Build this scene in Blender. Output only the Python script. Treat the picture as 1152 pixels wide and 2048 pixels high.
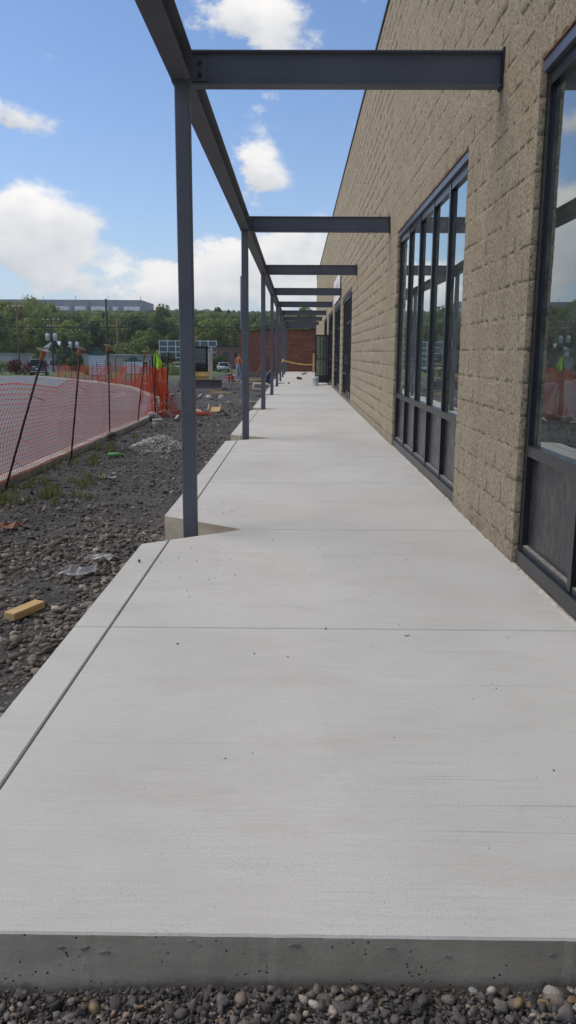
import bpy, bmesh, math, random
import numpy as np
from mathutils import Vector, Matrix, noise as mnoise

random.seed(7)
rng = np.random.default_rng(7)
for o in list(bpy.data.objects):
    bpy.data.objects.remove(o)
sc = bpy.context.scene
COL = sc.collection

# ------------------------------------------------------------------ camera
PITCH, YAW, ROLL, CAM_H = 0.1957, -0.0100, 0.0055, 1.316
_F = Vector((math.sin(YAW) * math.cos(PITCH), math.cos(YAW) * math.cos(PITCH), -math.sin(PITCH)))
_R = Vector((math.cos(YAW), -math.sin(YAW), 0))
_U = _R.cross(_F)
_R2 = _R * math.cos(ROLL) + _U * math.sin(ROLL)
_U2 = -_R * math.sin(ROLL) + _U * math.cos(ROLL)
cam_data = bpy.data.cameras.new('camera')
cam = bpy.data.objects.new('camera', cam_data)
COL.objects.link(cam)
cam.matrix_world = Matrix(((_R2.x, _U2.x, -_F.x, 0), (_R2.y, _U2.y, -_F.y, 0), (_R2.z, _U2.z, -_F.z, CAM_H), (0, 0, 0, 1)))
cam_data.sensor_fit = 'VERTICAL'
cam_data.sensor_height = 36.0
cam_data.lens = 36.0 * 1602.5 / 2048.0
cam_data.clip_start = 0.05
cam_data.clip_end = 4000
sc.camera = cam

# ------------------------------------------------------------------ light
SUN_AZ, SUN_EL = math.radians(-78), math.radians(52)      # azimuth from +Y towards +X
SKY_STRENGTH = 0.10
sun_dir = Vector((math.sin(SUN_AZ) * math.cos(SUN_EL), math.cos(SUN_AZ) * math.cos(SUN_EL), math.sin(SUN_EL)))
sd = bpy.data.lights.new('sun', 'SUN')
sd.energy = 1.5
sd.angle = math.radians(45)
sd.color = (1.0, 0.90, 0.74)
sun = bpy.data.objects.new('sun', sd)
COL.objects.link(sun)
sun.rotation_euler = sun_dir.to_track_quat('Z', 'Y').to_euler()

sc.view_settings.view_transform = 'Standard'
sc.view_settings.look = 'None'
sc.view_settings.gamma = 1
sc.view_settings.use_curve_mapping = False
sc.view_settings.exposure = 0.72

# ------------------------------------------------------------------ world: sky and clouds
world = bpy.data.worlds.new('World')
sc.world = world
world.use_nodes = True
wn, wl = world.node_tree.nodes, world.node_tree.links
wn.clear()


def wnode(t, **k):
    n = wn.new(t)
    for a, b in k.items():
        setattr(n, a, b)
    return n


def wmath(op, a, b=None, c=None, clamp=False):
    n = wnode('ShaderNodeMath', operation=op, use_clamp=clamp)
    for i, v in enumerate((a, b, c)):
        if v is None:
            continue
        if isinstance(v, (int, float)):
            n.inputs[i].default_value = v
        else:
            wl.new(v, n.inputs[i])
    return n.outputs[0]


sky = wnode('ShaderNodeTexSky', sky_type='NISHITA')
sky.sun_disc = False
sky.sun_elevation = SUN_EL
sky.sun_rotation = SUN_AZ
sky.air_density = 1.0
sky.dust_density = 0.7
sky.ozone_density = 1.6
tc = wnode('ShaderNodeTexCoord')
sep = wnode('ShaderNodeSeparateXYZ')
wl.new(tc.outputs['Generated'], sep.inputs[0])
# cloud detail: noise on a direction squeezed so that clouds lie flat towards the horizon
mp = wnode('ShaderNodeMapping')
mp.inputs['Scale'].default_value = (1, 1, 1.7)
wl.new(tc.outputs['Generated'], mp.inputs[0])
n1 = wnode('ShaderNodeTexNoise')
n1.inputs['Scale'].default_value = 6.5
n1.inputs['Detail'].default_value = 9
n1.inputs['Roughness'].default_value = 0.6
wl.new(mp.outputs[0], n1.inputs['Vector'])
n2 = wnode('ShaderNodeTexNoise')
n2.inputs['Scale'].default_value = 18
n2.inputs['Detail'].default_value = 6
n2.inputs['Roughness'].default_value = 0.6
wl.new(mp.outputs[0], n2.inputs['Vector'])
ysafe = wmath('MAXIMUM', sep.outputs[1], 0.05)
cu = wmath('DIVIDE', sep.outputs[0], ysafe)
cv = wmath('DIVIDE', sep.outputs[2], ysafe)
wob = wmath('SUBTRACT', n1.outputs[0], 0.5)
wob2 = wmath('SUBTRACT', n2.outputs[0], 0.5)
cu = wmath('ADD', cu, wmath('MULTIPLY', wob2, 0.05))
cv = wmath('ADD', cv, wmath('MULTIPLY', wob, 0.05))
# the cumulus heaps that stand in the sky ahead: (slope right, slope up, half width, half height, body)
HEAPS = [(-0.350, 0.165, 0.055, 0.040, 0.95), (-0.285, 0.150, 0.055, 0.034, 1.0), (-0.335, 0.108, 0.070, 0.032, 1.0),
         (-0.265, 0.080, 0.045, 0.018, 0.55), (-0.325, 0.262, 0.055, 0.022, 0.85), (-0.370, 0.274, 0.040, 0.024, 0.85),
         (-0.052, 0.222, 0.030, 0.032, 0.75), (-0.030, 0.196, 0.036, 0.022, 0.75), (-0.060, 0.378, 0.085, 0.030, 0.95),
         (-0.030, 0.345, 0.026, 0.026, 0.5), (-0.110, 0.078, 0.070, 0.028, 0.9), (-0.080, 0.110, 0.060, 0.026, 0.9),
         (0.000, 0.128, 0.075, 0.034, 0.85), (-0.165, 0.066, 0.040, 0.018, 0.75), (0.030, 0.075, 0.060, 0.030, 0.8),
         (-0.52, 0.12, 0.10, 0.05, 0.95), (-0.60, 0.30, 0.10, 0.04, 0.8), (0.20, 0.14, 0.12, 0.05, 0.9), (0.34, 0.33, 0.12, 0.05, 0.8)]
acc = None
shade_acc = None
for (u0, v0, ru, rv, w) in HEAPS:
    du = wmath('DIVIDE', wmath('SUBTRACT', cu, u0), ru)
    dv = wmath('DIVIDE', wmath('SUBTRACT', cv, v0), rv)
    d2 = wmath('ADD', wmath('MULTIPLY', du, du), wmath('MULTIPLY', dv, dv))
    b = wmath('MULTIPLY', wmath('POWER', 2.718, wmath('MULTIPLY', d2, -1.0)), w)
    s = wmath('MULTIPLY', b, dv)
    acc = b if acc is None else wmath('ADD', acc, b)
    shade_acc = s if shade_acc is None else wmath('ADD', shade_acc, s)
front = wmath('MULTIPLY', wmath('SUBTRACT', sep.outputs[1], 0.05), 6, clamp=True)
acc = wmath('MULTIPLY', acc, front)
# everywhere else: the same scattered fair weather cloud
away = wmath('SUBTRACT', 1.0, wmath('MULTIPLY', wmath('SUBTRACT', sep.outputs[1], 0.55), 3.3, clamp=True))
gen = wmath('MULTIPLY', wmath('SUBTRACT', n1.outputs[0], 0.44), 4.0)
gen = wmath('MAXIMUM', wmath('MULTIPLY', gen, away), 0.0)
dens = wmath('ADD', acc, gen)
dens = wmath('ADD', dens, wmath('MULTIPLY', wob, 2.6))
dens = wmath('ADD', dens, wmath('MULTIPLY', wob2, 2.1))
mask = wnode('ShaderNodeMapRange', interpolation_type='SMOOTHSTEP')
mask.inputs['From Min'].default_value = 0.32
mask.inputs['From Max'].default_value = 0.88
wl.new(dens, mask.inputs['Value'])
above = wmath('MULTIPLY', wmath('ADD', sep.outputs[2], 0.0), 30, clamp=True)
maskv = wmath('MULTIPLY', wmath('MULTIPLY', mask.outputs[0], above), 0.95)
lit = wnode('ShaderNodeMapRange')
lit.inputs['From Min'].default_value = -0.6
lit.inputs['From Max'].default_value = 0.7
wl.new(wmath('ADD', wmath('ADD', shade_acc, wmath('MULTIPLY', wob2, 1.2)), wmath('MULTIPLY', wob, 1.0)), lit.inputs['Value'])
ccol = wnode('ShaderNodeMix', data_type='RGBA')
ccol.inputs['A'].default_value = (3.6, 3.75, 4.05, 1)
ccol.inputs['B'].default_value = (6.7, 6.5, 6.2, 1)
wl.new(lit.outputs[0], ccol.inputs['Factor'])
# whitish veil low in the sky
veil = wmath('POWER', wmath('SUBTRACT', 1.0, wmath('ABSOLUTE', sep.outputs[2]), clamp=True), 9.0)
vm = wnode('ShaderNodeMix', data_type='RGBA')
skyg = wnode('ShaderNodeMix', data_type='RGBA', blend_type='MULTIPLY')
skyg.inputs['Factor'].default_value = 1
skyg.inputs['B'].default_value = (0.66, 0.75, 0.90, 1)
wl.new(sky.outputs[0], skyg.inputs['A'])
wl.new(skyg.outputs['Result'], vm.inputs['A'])
vm.inputs['B'].default_value = (3.3, 4.0, 4.9, 1)
wl.new(wmath('MULTIPLY', veil, 0.75), vm.inputs['Factor'])
fm = wnode('ShaderNodeMix', data_type='RGBA')
wl.new(maskv, fm.inputs['Factor'])
wl.new(vm.outputs['Result'], fm.inputs['A'])
wl.new(ccol.outputs['Result'], fm.inputs['B'])
bg = wnode('ShaderNodeBackground')
bg.inputs['Strength'].default_value = SKY_STRENGTH
wl.new(fm.outputs['Result'], bg.inputs['Color'])
wo = wnode('ShaderNodeOutputWorld')
wl.new(bg.outputs[0], wo.inputs['Surface'])


# ------------------------------------------------------------------ materials
class NT:
    def __init__(self, name):
        self.m = bpy.data.materials.new(name)
        self.m.use_nodes = True
        self.n = self.m.node_tree.nodes
        self.l = self.m.node_tree.links
        self.b = self.n['Principled BSDF']
        self.out = self.n['Material Output']

    def node(self, t, **k):
        n = self.n.new(t)
        for a, b in k.items():
            setattr(n, a, b)
        return n

    def pos(self):
        return self.node('ShaderNodeNewGeometry').outputs['Position']

    def obj(self):
        return self.node('ShaderNodeTexCoord').outputs['Object']

    def island(self):
        return self.node('ShaderNodeNewGeometry').outputs['Random Per Island']

    def objrand(self):
        return self.node('ShaderNodeObjectInfo').outputs['Random']

    def scale(self, v, s):
        m = self.node('ShaderNodeMapping')
        m.inputs['Scale'].default_value = s
        self.l.new(v, m.inputs[0])
        return m.outputs[0]

    def noise(self, v, scale, detail=4, rough=0.55):
        t = self.node('ShaderNodeTexNoise')
        t.inputs['Scale'].default_value = scale
        t.inputs['Detail'].default_value = detail
        t.inputs['Roughness'].default_value = rough
        self.l.new(v, t.inputs['Vector'])
        return t.outputs[0]

    def voro(self, v, scale, feature='F1', out='Distance'):
        t = self.node('ShaderNodeTexVoronoi', feature=feature)
        t.inputs['Scale'].default_value = scale
        self.l.new(v, t.inputs['Vector'])
        return t.outputs[out]

    def ramp(self, v, stops, interp='LINEAR'):
        r = self.node('ShaderNodeValToRGB')
        r.color_ramp.interpolation = interp
        els = r.color_ramp.elements
        while len(els) < len(stops):
            els.new(0.5)
        for e, (p, c) in zip(els, stops):
            e.position = p
            e.color = (c, c, c, 1) if isinstance(c, (int, float)) else (*c, 1)
        self.l.new(v, r.inputs[0])
        return r.outputs[0]

    def mix(self, f, a, b, blend='MIX'):
        m = self.node('ShaderNodeMix', data_type='RGBA', blend_type=blend)
        for key, v in (('Factor', f), ('A', a), ('B', b)):
            s = m.inputs[key]
            if isinstance(v, (int, float)):
                s.default_value = v if key == 'Factor' else (v, v, v, 1)
            elif isinstance(v, tuple):
                s.default_value = (*v, 1)
            else:
                self.l.new(v, s)
        return m.outputs['Result']

    def math(self, op, a, b=None, clamp=False):
        m = self.node('ShaderNodeMath', operation=op, use_clamp=clamp)
        for i, v in enumerate((a, b)):
            if v is None:
                continue
            if isinstance(v, (int, float)):
                m.inputs[i].default_value = v
            else:
                self.l.new(v, m.inputs[i])
        return m.outputs[0]

    def color(self, v):
        if isinstance(v, tuple):
            self.b.inputs['Base Color'].default_value = (*v, 1)
        else:
            self.l.new(v, self.b.inputs['Base Color'])

    def rough(self, v):
        if isinstance(v, (int, float)):
            self.b.inputs['Roughness'].default_value = v
        else:
            self.l.new(v, self.b.inputs['Roughness'])

    def bump(self, h, strength=0.5, dist=0.01):
        b = self.node('ShaderNodeBump')
        b.inputs['Strength'].default_value = strength
        b.inputs['Distance'].default_value = dist
        self.l.new(h, b.inputs['Height'])
        self.l.new(b.outputs[0], self.b.inputs['Normal'])


MATS = {}


def simple(name, col, rough=0.6, var=0.15, scale=8, bump=0.0, metal=0.0, spec=0.5, use_obj=False):
    t = NT(name)
    p = t.obj() if use_obj else t.pos()
    n = t.noise(p, scale, 5, 0.6)
    lo = tuple(c * (1 - var) for c in col)
    hi = tuple(min(1, c * (1 + var)) for c in col)
    t.color(t.ramp(n, [(0.3, lo), (0.7, hi)]))
    t.rough(rough)
    t.b.inputs['Metallic'].default_value = metal
    t.b.inputs['Specular IOR Level'].default_value = spec
    if bump:
        t.bump(t.noise(p, scale * 6, 4, 0.6), bump, 0.01)
    MATS[name] = t.m
    return t.m


def m_concrete():
    t = NT('walkway_concrete')
    p = t.pos()
    big = t.noise(p, 0.9, 4, 0.6)
    streak = t.noise(t.scale(p, (1.2, 34, 6)), 3.0, 5, 0.65)
    fine = t.noise(p, 130, 3, 0.7)
    pit = t.voro(p, 95)
    pitm = t.noise(p, 5, 3)
    c = t.ramp(big, [(0.3, (0.51, 0.503, 0.475)), (0.5, (0.565, 0.558, 0.53)), (0.72, (0.61, 0.603, 0.575))])
    c = t.mix(t.ramp(streak, [(0.34, 0.34), (0.62, 0.0)]), c, (0.40, 0.395, 0.375))
    c = t.mix(t.ramp(fine, [(0.3, 0.34), (0.55, 0.0)]), c, (0.33, 0.325, 0.31))
    pm = t.math('MULTIPLY', t.ramp(pit, [(0.12, 1.0), (0.24, 0.0)]), t.ramp(pitm, [(0.46, 0.05), (0.64, 0.6)]))
    c = t.mix(pm, c, (0.20, 0.195, 0.18))
    st = t.noise(t.scale(p, (0.7, 1.6, 1)), 1.9, 5, 0.7)
    c = t.mix(t.ramp(st, [(0.52, 0.0), (0.74, 0.42)]), c, (0.38, 0.36, 0.32))
    cl = t.noise(t.scale(p, (1, 0.6, 1)), 0.55, 3, 0.5)
    c = t.mix(t.ramp(cl, [(0.42, 0.22), (0.6, 0.0)]), c, (0.36, 0.35, 0.325))
    hl = t.noise(t.scale(p, (0.8, 60, 1)), 1.0, 2, 0.5)
    c = t.mix(t.ramp(hl, [(0.69, 0.0), (0.73, 0.35)]), c, (0.25, 0.24, 0.22))
    t.color(c)
    t.rough(0.85)
    t.b.inputs['Specular IOR Level'].default_value = 0.25
    h = t.math('ADD', t.math('MULTIPLY', streak, 0.7), t.math('MULTIPLY', fine, 0.4))
    h = t.math('SUBTRACT', h, pm)
    t.bump(h, 0.35, 0.004)
    return t.m


def m_concrete_side():
    t = NT('formed_concrete_edge')
    p = t.pos()
    big = t.noise(t.scale(p, (1.5, 1.5, 5)), 2.0, 5, 0.6)
    c = t.ramp(big, [(0.3, (0.40, 0.345, 0.255)), (0.55, (0.52, 0.45, 0.34)), (0.8, (0.62, 0.545, 0.425))])
    sp = t.voro(t.scale(p, (1, 1, 1.5)), 14)
    spm = t.noise(p, 9, 4, 0.7)
    c = t.mix(t.math('MULTIPLY', t.ramp(sp, [(0.14, 0.7), (0.26, 0.0)]), t.ramp(spm, [(0.5, 0.0), (0.6, 1.0)])), c, (0.34, 0.33, 0.30))
    hole = t.voro(p, 55)
    hm = t.math('MULTIPLY', t.ramp(hole, [(0.12, 1.0), (0.2, 0.0)]), t.ramp(t.noise(p, 12), [(0.5, 0.0), (0.6, 1.0)]))
    c = t.mix(hm, c, (0.05, 0.048, 0.045))
    t.color(c)
    t.rough(0.8)
    t.bump(t.math('SUBTRACT', t.noise(p, 60, 5, 0.7), hm), 0.45, 0.006)
    return t.m


def m_block():
    t = NT('split_face_block')
    p = t.pos()
    big = t.noise(p, 0.45, 4, 0.6)
    c = t.ramp(big, [(0.3, (0.385, 0.325, 0.23)), (0.6, (0.475, 0.405, 0.295)), (0.8, (0.525, 0.455, 0.34))])
    perobj = t.noise(t.scale(p, (0.1, 2.46, 4.92)), 1.0, 1, 0.5)
    c = t.mix(0.55, c, t.ramp(perobj, [(0.3, (0.35, 0.295, 0.215)), (0.7, (0.535, 0.46, 0.34))]))
    ag = t.voro(p, 115, out='Color')
    agd = t.ramp(ag, [(0.0, (0.12, 0.098, 0.07)), (0.3, (0.36, 0.295, 0.205)), (0.72, (0.52, 0.43, 0.30)), (0.93, (0.85, 0.75, 0.57))])
    c = t.mix(0.48, c, agd)
    n = t.noise(p, 42, 6, 0.8)
    c = t.mix(t.ramp(n, [(0.36, 0.9), (0.50, 0.0)]), c, (0.085, 0.072, 0.055))
    c = t.mix(t.ramp(n, [(0.58, 0.0), (0.70, 0.5)]), c, (0.62, 0.55, 0.42))
    pk = t.voro(p, 48)
    c = t.mix(t.math('MULTIPLY', t.ramp(pk, [(0.12, 0.8), (0.26, 0.0)]), t.ramp(t.noise(p, 7, 3), [(0.42, 0.15), (0.6, 1.0)])), c, (0.09, 0.075, 0.055))
    run = t.noise(t.scale(p, (3, 3, 0.35)), 1.7, 5, 0.7)
    c = t.mix(t.ramp(run, [(0.55, 0.0), (0.8, 0.4)]), c, (0.14, 0.115, 0.085))
    sz = t.node('ShaderNodeSeparateXYZ')
    t.l.new(p, sz.inputs[0])
    foot_dark = t.math('MULTIPLY', t.ramp(sz.outputs[2], [(0.02, 0.55), (0.22, 0.0)]), t.ramp(t.noise(p, 4, 4, 0.7), [(0.35, 0.0), (0.65, 1.0)]))  # patchy darker tone towards the foot of the wall
    c = t.mix(foot_dark, c, (0.12, 0.10, 0.075))
    t.color(c)
    t.rough(0.95)
    t.b.inputs['Specular IOR Level'].default_value = 0.15
    h = t.math('ADD', t.math('MULTIPLY', n, 1.0), t.math('MULTIPLY', t.noise(p, 200, 3, 0.7), 0.35))
    t.bump(h, 1.0, 0.022)
    return t.m


def m_gravel(name, stops, rough=0.85):
    t = NT(name)
    p = t.pos()
    c = t.ramp(t.island(), stops, 'LINEAR')
    n = t.noise(p, 70, 4, 0.7)
    c = t.mix(t.ramp(n, [(0.3, 0.5), (0.55, 0.0)]), c, (0.03, 0.028, 0.026))
    c = t.mix(t.ramp(t.noise(p, 0.9, 4, 0.6), [(0.56, 0.0), (0.64, 0.55)]), c, (0.035, 0.034, 0.036))
    t.color(c)
    t.rough(rough)
    t.bump(t.noise(p, 120, 3, 0.7), 0.4, 0.004)
    return t.m


def m_leaf(name, dark, mid, light, objvar=True):
    t = NT(name)
    c = t.ramp(t.island(), [(0.0, dark), (0.5, mid), (1.0, light)])
    if objvar:
        p = t.scale(t.node('ShaderNodeObjectInfo').outputs['Location'], (0.13, 0.09, 0.11))
        c = t.mix(t.math('MULTIPLY', t.noise(p, 3.0, 1), 0.8), c, mid)
        big = t.noise(t.pos(), 0.11, 3, 0.6)
        c = t.mix(t.ramp(big, [(0.35, 0.55), (0.65, 0.0)]), c, dark)
    t.color(c)
    t.rough(0.7)
    t.b.inputs['Specular IOR Level'].default_value = 0.2
    tr = t.node('ShaderNodeBsdfTranslucent')
    t.l.new(c, tr.inputs[0])
    mx = t.node('ShaderNodeMixShader')
    mx.inputs[0].default_value = 0.45
    t.l.new(t.b.outputs[0], mx.inputs[1])
    t.l.new(tr.outputs[0], mx.inputs[2])
    t.l.new(mx.outputs[0], t.out.inputs['Surface'])
    return t.m


def m_glass(name, tint, ior=1.9):
    t = NT(name)
    fr = t.node('ShaderNodeFresnel')
    fr.inputs['IOR'].default_value = ior
    gl = t.node('ShaderNodeBsdfGlossy')
    gl.inputs['Roughness'].default_value = 0.012
    gl.inputs['Color'].default_value = (0.93, 1.0, 1.0, 1)
    bn = t.node('ShaderNodeBump')
    bn.inputs['Strength'].default_value = 0.03
    bn.inputs['Distance'].default_value = 0.02
    t.l.new(t.noise(t.pos(), 1.2, 1), bn.inputs['Height'])
    t.l.new(bn.outputs[0], gl.inputs['Normal'])
    tr = t.node('ShaderNodeBsdfTransparent')
    tr.inputs[0].default_value = (*tint, 1)
    mx = t.node('ShaderNodeMixShader')
    t.l.new(t.ramp(fr.outputs[0], [(0.0, 0.0), (0.6, 1.0)]), mx.inputs[0])
    t.l.new(tr.outputs[0], mx.inputs[1])
    t.l.new(gl.outputs[0], mx.inputs[2])
    # thin film of building dust and smears on the pane
    df = t.node('ShaderNodeBsdfDiffuse')
    df.inputs[0].default_value = (0.55, 0.58, 0.56, 1)
    m2 = t.node('ShaderNodeMixShader')
    sm = t.noise(t.scale(t.pos(), (1, 1, 2.2)), 3.0, 5, 0.7)
    t.l.new(t.ramp(sm, [(0.35, 0.015), (0.7, 0.085)]), m2.inputs[0])
    t.l.new(mx.outputs[0], m2.inputs[1])
    t.l.new(df.outputs[0], m2.inputs[2])
    t.l.new(m2.outputs[0], t.out.inputs['Surface'])
    return t.m


def m_asphalt():
    t = NT('asphalt')
    p = t.pos()
    c = t.ramp(t.noise(p, 0.35, 5, 0.6), [(0.3, (0.13, 0.135, 0.145)), (0.7, (0.185, 0.19, 0.20))])
    c = t.mix(t.ramp(t.noise(p, 60, 3, 0.7), [(0.35, 0.5), (0.6, 0.0)]), c, (0.07, 0.07, 0.072))
    t.color(c)
    t.rough(0.9)
    t.bump(t.noise(p, 90, 3), 0.4, 0.004)
    return t.m


def m_ground():
    t = NT('dirt_and_grass_ground')
    p = t.pos()
    d = t.ramp(t.noise(p, 1.3, 6, 0.65), [(0.3, (0.030, 0.028, 0.027)), (0.55, (0.058, 0.054, 0.050)), (0.75, (0.115, 0.107, 0.097))])
    d = t.mix(t.ramp(t.noise(p, 30, 4, 0.7), [(0.52, 0.0), (0.68, 0.7)]), d, (0.17, 0.16, 0.15))
    d = t.mix(t.ramp(t.noise(t.scale(p, (1, 2.5, 1)), 0.8, 5, 0.7), [(0.58, 0.0), (0.7, 0.5)]), d, (0.20, 0.19, 0.175))
    g = t.ramp(t.noise(p, 0.5, 6, 0.7), [(0.3, (0.035, 0.06, 0.016)), (0.7, (0.10, 0.15, 0.04))])
    s = t.node('ShaderNodeSeparateXYZ')
    t.l.new(p, s.inputs[0])
    far = t.math('MULTIPLY', t.math('SUBTRACT', s.outputs[1], 74), 0.2, clamp=True)
    side = t.math('MULTIPLY', t.math('SUBTRACT', -60, s.outputs[0]), 0.2, clamp=True)
    c = t.mix(t.math('MAXIMUM', far, side), d, g)
    t.color(c)
    t.rough(0.95)
    t.bump(t.noise(p, 22, 6, 0.75), 0.8, 0.03)
    return t.m


def m_brick():
    t = NT('red_brick')
    p = t.pos()
    sx = t.node('ShaderNodeSeparateXYZ')
    t.l.new(p, sx.inputs[0])
    cb = t.node('ShaderNodeCombineXYZ')
    t.l.new(t.math('ADD', sx.outputs[0], sx.outputs[1]), cb.inputs[0])
    t.l.new(sx.outputs[2], cb.inputs[1])
    b = t.node('ShaderNodeTexBrick')
    b.inputs['Scale'].default_value = 1
    b.inputs['Brick Width'].default_value = 0.30
    b.inputs['Row Height'].default_value = 0.10
    b.inputs['Mortar Size'].default_value = 0.012
    b.inputs['Color1'].default_value = (0.34, 0.11, 0.066, 1)
    b.inputs['Color2'].default_value = (0.15, 0.055, 0.038, 1)
    b.inputs['Mortar'].default_value = (0.27, 0.17, 0.125, 1)
    t.l.new(cb.outputs[0], b.inputs['Vector'])
    c = t.mix(t.ramp(t.noise(p, 0.6, 4), [(0.4, 0.35), (0.65, 0.0)]), b.outputs[0], (0.07, 0.028, 0.02))
    t.color(c)
    t.rough(0.9)
    return t.m


def m_steel():
    t = NT('primed_grey_steel')
    p = t.pos()
    c = t.ramp(t.noise(p, 2.2, 5, 0.6), [(0.3, (0.104, 0.112, 0.135)), (0.7, (0.134, 0.142, 0.168))])
    sc_ = t.noise(t.scale(p, (9, 9, 3)), 5, 6, 0.8)
    c = t.mix(t.ramp(sc_, [(0.62, 0.0), (0.72, 0.5)]), c, (0.13, 0.12, 0.11))
    dk = t.noise(t.scale(p, (5, 5, 1.5)), 4, 5, 0.8)
    c = t.mix(t.ramp(dk, [(0.61, 0.0), (0.70, 0.55)]), c, (0.035, 0.032, 0.035))
    t.color(c)
    t.rough(0.55)
    t.b.inputs['Specular IOR Level'].default_value = 0.35
    t.bump(t.noise(p, 60, 3), 0.12, 0.003)
    return t.m


def m_spandrel():
    t = NT('dusty_grey_panel')
    p = t.pos()
    c = t.ramp(t.noise(t.scale(p, (1, 1, 0.5)), 2.0, 5, 0.65), [(0.3, (0.011, 0.012, 0.015)), (0.7, (0.030, 0.032, 0.037))])
    dst = t.noise(t.scale(p, (1, 6, 2.2)), 3.2, 6, 0.75)
    c = t.mix(t.ramp(dst, [(0.56, 0.0), (0.80, 0.30)]), c, (0.20, 0.195, 0.18))
    bl = t.noise(p, 6, 5, 0.75)
    c = t.mix(t.ramp(bl, [(0.60, 0.0), (0.68, 0.45)]), c, (0.012, 0.013, 0.015))
    t.color(c)
    t.rough(t.ramp(dst, [(0.4, 0.22), (0.7, 0.5)]))
    return t.m


def m_wood(name, a, b):
    t = NT(name)
    p = t.obj()
    g = t.noise(t.scale(p, (2, 26, 26)), 2.0, 5, 0.6)
    t.color(t.ramp(g, [(0.3, a), (0.7, b)]))
    t.rough(0.75)
    return t.m


CONC, CSIDE, BLOCK = m_concrete(), m_concrete_side(), m_block()
STEEL, ASPH, GROUND, BRICK = m_steel(), m_asphalt(), m_ground(), m_brick()
SPANDREL = m_spandrel()
GLASS = m_glass('window_glass', (0.34, 0.42, 0.42))
ALU = simple('dark_anodised_frame', (0.014, 0.016, 0.020), 0.32, 0.25, 6, 0.03)
FLASH = simple('slate_blue_flashing', (0.075, 0.085, 0.125), 0.4, 0.15, 4)
RUST = simple('rusty_lintel_edge', (0.16, 0.075, 0.035), 0.9, 0.4, 20, 0.3)
MORTAR = simple('mortar_joint', (0.46, 0.40, 0.30), 0.95, 0.3, 25, 0.4)
JOINT = simple('joint_filler', (0.17, 0.16, 0.14), 0.95, 0.3, 30, 0.3)
COPING = simple('black_coping', (0.02, 0.02, 0.022), 0.6)
KERB = simple('kerb_concrete', (0.34, 0.32, 0.29), 0.9, 0.35, 3.5, 0.5)
PALE_CONC = simple('slab_beyond_step', (0.50, 0.48, 0.45), 0.9, 0.15, 1.5, 0.2)
REBAR = simple('rusted_rebar', (0.045, 0.022, 0.017), 0.85, 0.4, 30, 0.3)
CAPC = simple('faded_orange_cap', (0.42, 0.17, 0.07), 0.6, 0.2, 12)
CAPW = simple('weathered_cap_plate', (0.48, 0.37, 0.26), 0.75, 0.2, 14)
TIE = simple('white_cable_tie', (0.7, 0.68, 0.68), 0.5)
LIME = simple('lime_flag_cloth', (0.40, 0.72, 0.03), 0.7, 0.1, 6)
WOODY = m_wood('yellow_pine', (0.44, 0.28, 0.11), (0.60, 0.42, 0.19))
WOODP = m_wood('pale_lumber', (0.42, 0.30, 0.16), (0.62, 0.47, 0.28))
WOODG = m_wood('grey_weathered_board', (0.26, 0.22, 0.18), (0.42, 0.38, 0.32))
POLEW = simple('creosoted_pole', (0.060, 0.045, 0.038), 0.9, 0.3, 2)
POLEB = simple('brown_wooden_pole', (0.17, 0.10, 0.065), 0.9, 0.3, 2)
PORC = simple('pale_grey_metal', (0.55, 0.57, 0.58), 0.5, 0.1, 2)
WIRE = simple('power_cable', (0.028, 0.04, 0.026), 0.7)
WHITE = simple('white_paint', (0.72, 0.73, 0.74), 0.55, 0.08, 3)
BLACKP = simple('black_rubber', (0.012, 0.012, 0.012), 0.7)
GRAVEL_RIVER = m_gravel('river_gravel', [(0.0, (0.05, 0.043, 0.036)), (0.3, (0.12, 0.098, 0.078)), (0.55, (0.21, 0.17, 0.13)), (0.8, (0.165, 0.148, 0.13)), (0.97, (0.30, 0.255, 0.205)), (1.0, (0.46, 0.41, 0.35))])
GRAVEL_DARK = m_gravel('dark_crushed_stone', [(0.0, (0.035, 0.032, 0.032)), (0.45, (0.095, 0.086, 0.084)), (0.75, (0.15, 0.135, 0.128)), (0.9, (0.20, 0.17, 0.145)), (0.95, (0.22, 0.14, 0.08)), (1.0, (0.38, 0.35, 0.31))])
GRAVEL_LOT = m_gravel('lot_rubble', [(0.0, (0.03, 0.028, 0.027)), (0.6, (0.10, 0.093, 0.086)), (0.88, (0.17, 0.158, 0.145)), (1.0, (0.40, 0.375, 0.345))])
GRAVEL_PALE = m_gravel('pale_crushed_stone', [(0.0, (0.18, 0.175, 0.165)), (0.5, (0.36, 0.35, 0.33)), (1.0, (0.55, 0.54, 0.51))])
LEAF_MID = m_leaf('leaves_mid_green', (0.10, 0.14, 0.04), (0.20, 0.255, 0.072), (0.31, 0.37, 0.12))
LEAF_PALE = m_leaf('leaves_pale_green', (0.16, 0.20, 0.05), (0.30, 0.35, 0.095), (0.44, 0.49, 0.15))
LEAF_DARK = m_leaf('leaves_dark_green', (0.045, 0.07, 0.036), (0.09, 0.13, 0.06), (0.15, 0.195, 0.085))
LEAF_RED = m_leaf('leaves_reddish', (0.06, 0.02, 0.015), (0.13, 0.045, 0.035), (0.15, 0.10, 0.05))
GRASSM = m_leaf('weed_blades', (0.06, 0.085, 0.02), (0.13, 0.175, 0.04), (0.24, 0.27, 0.09), False)


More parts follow.
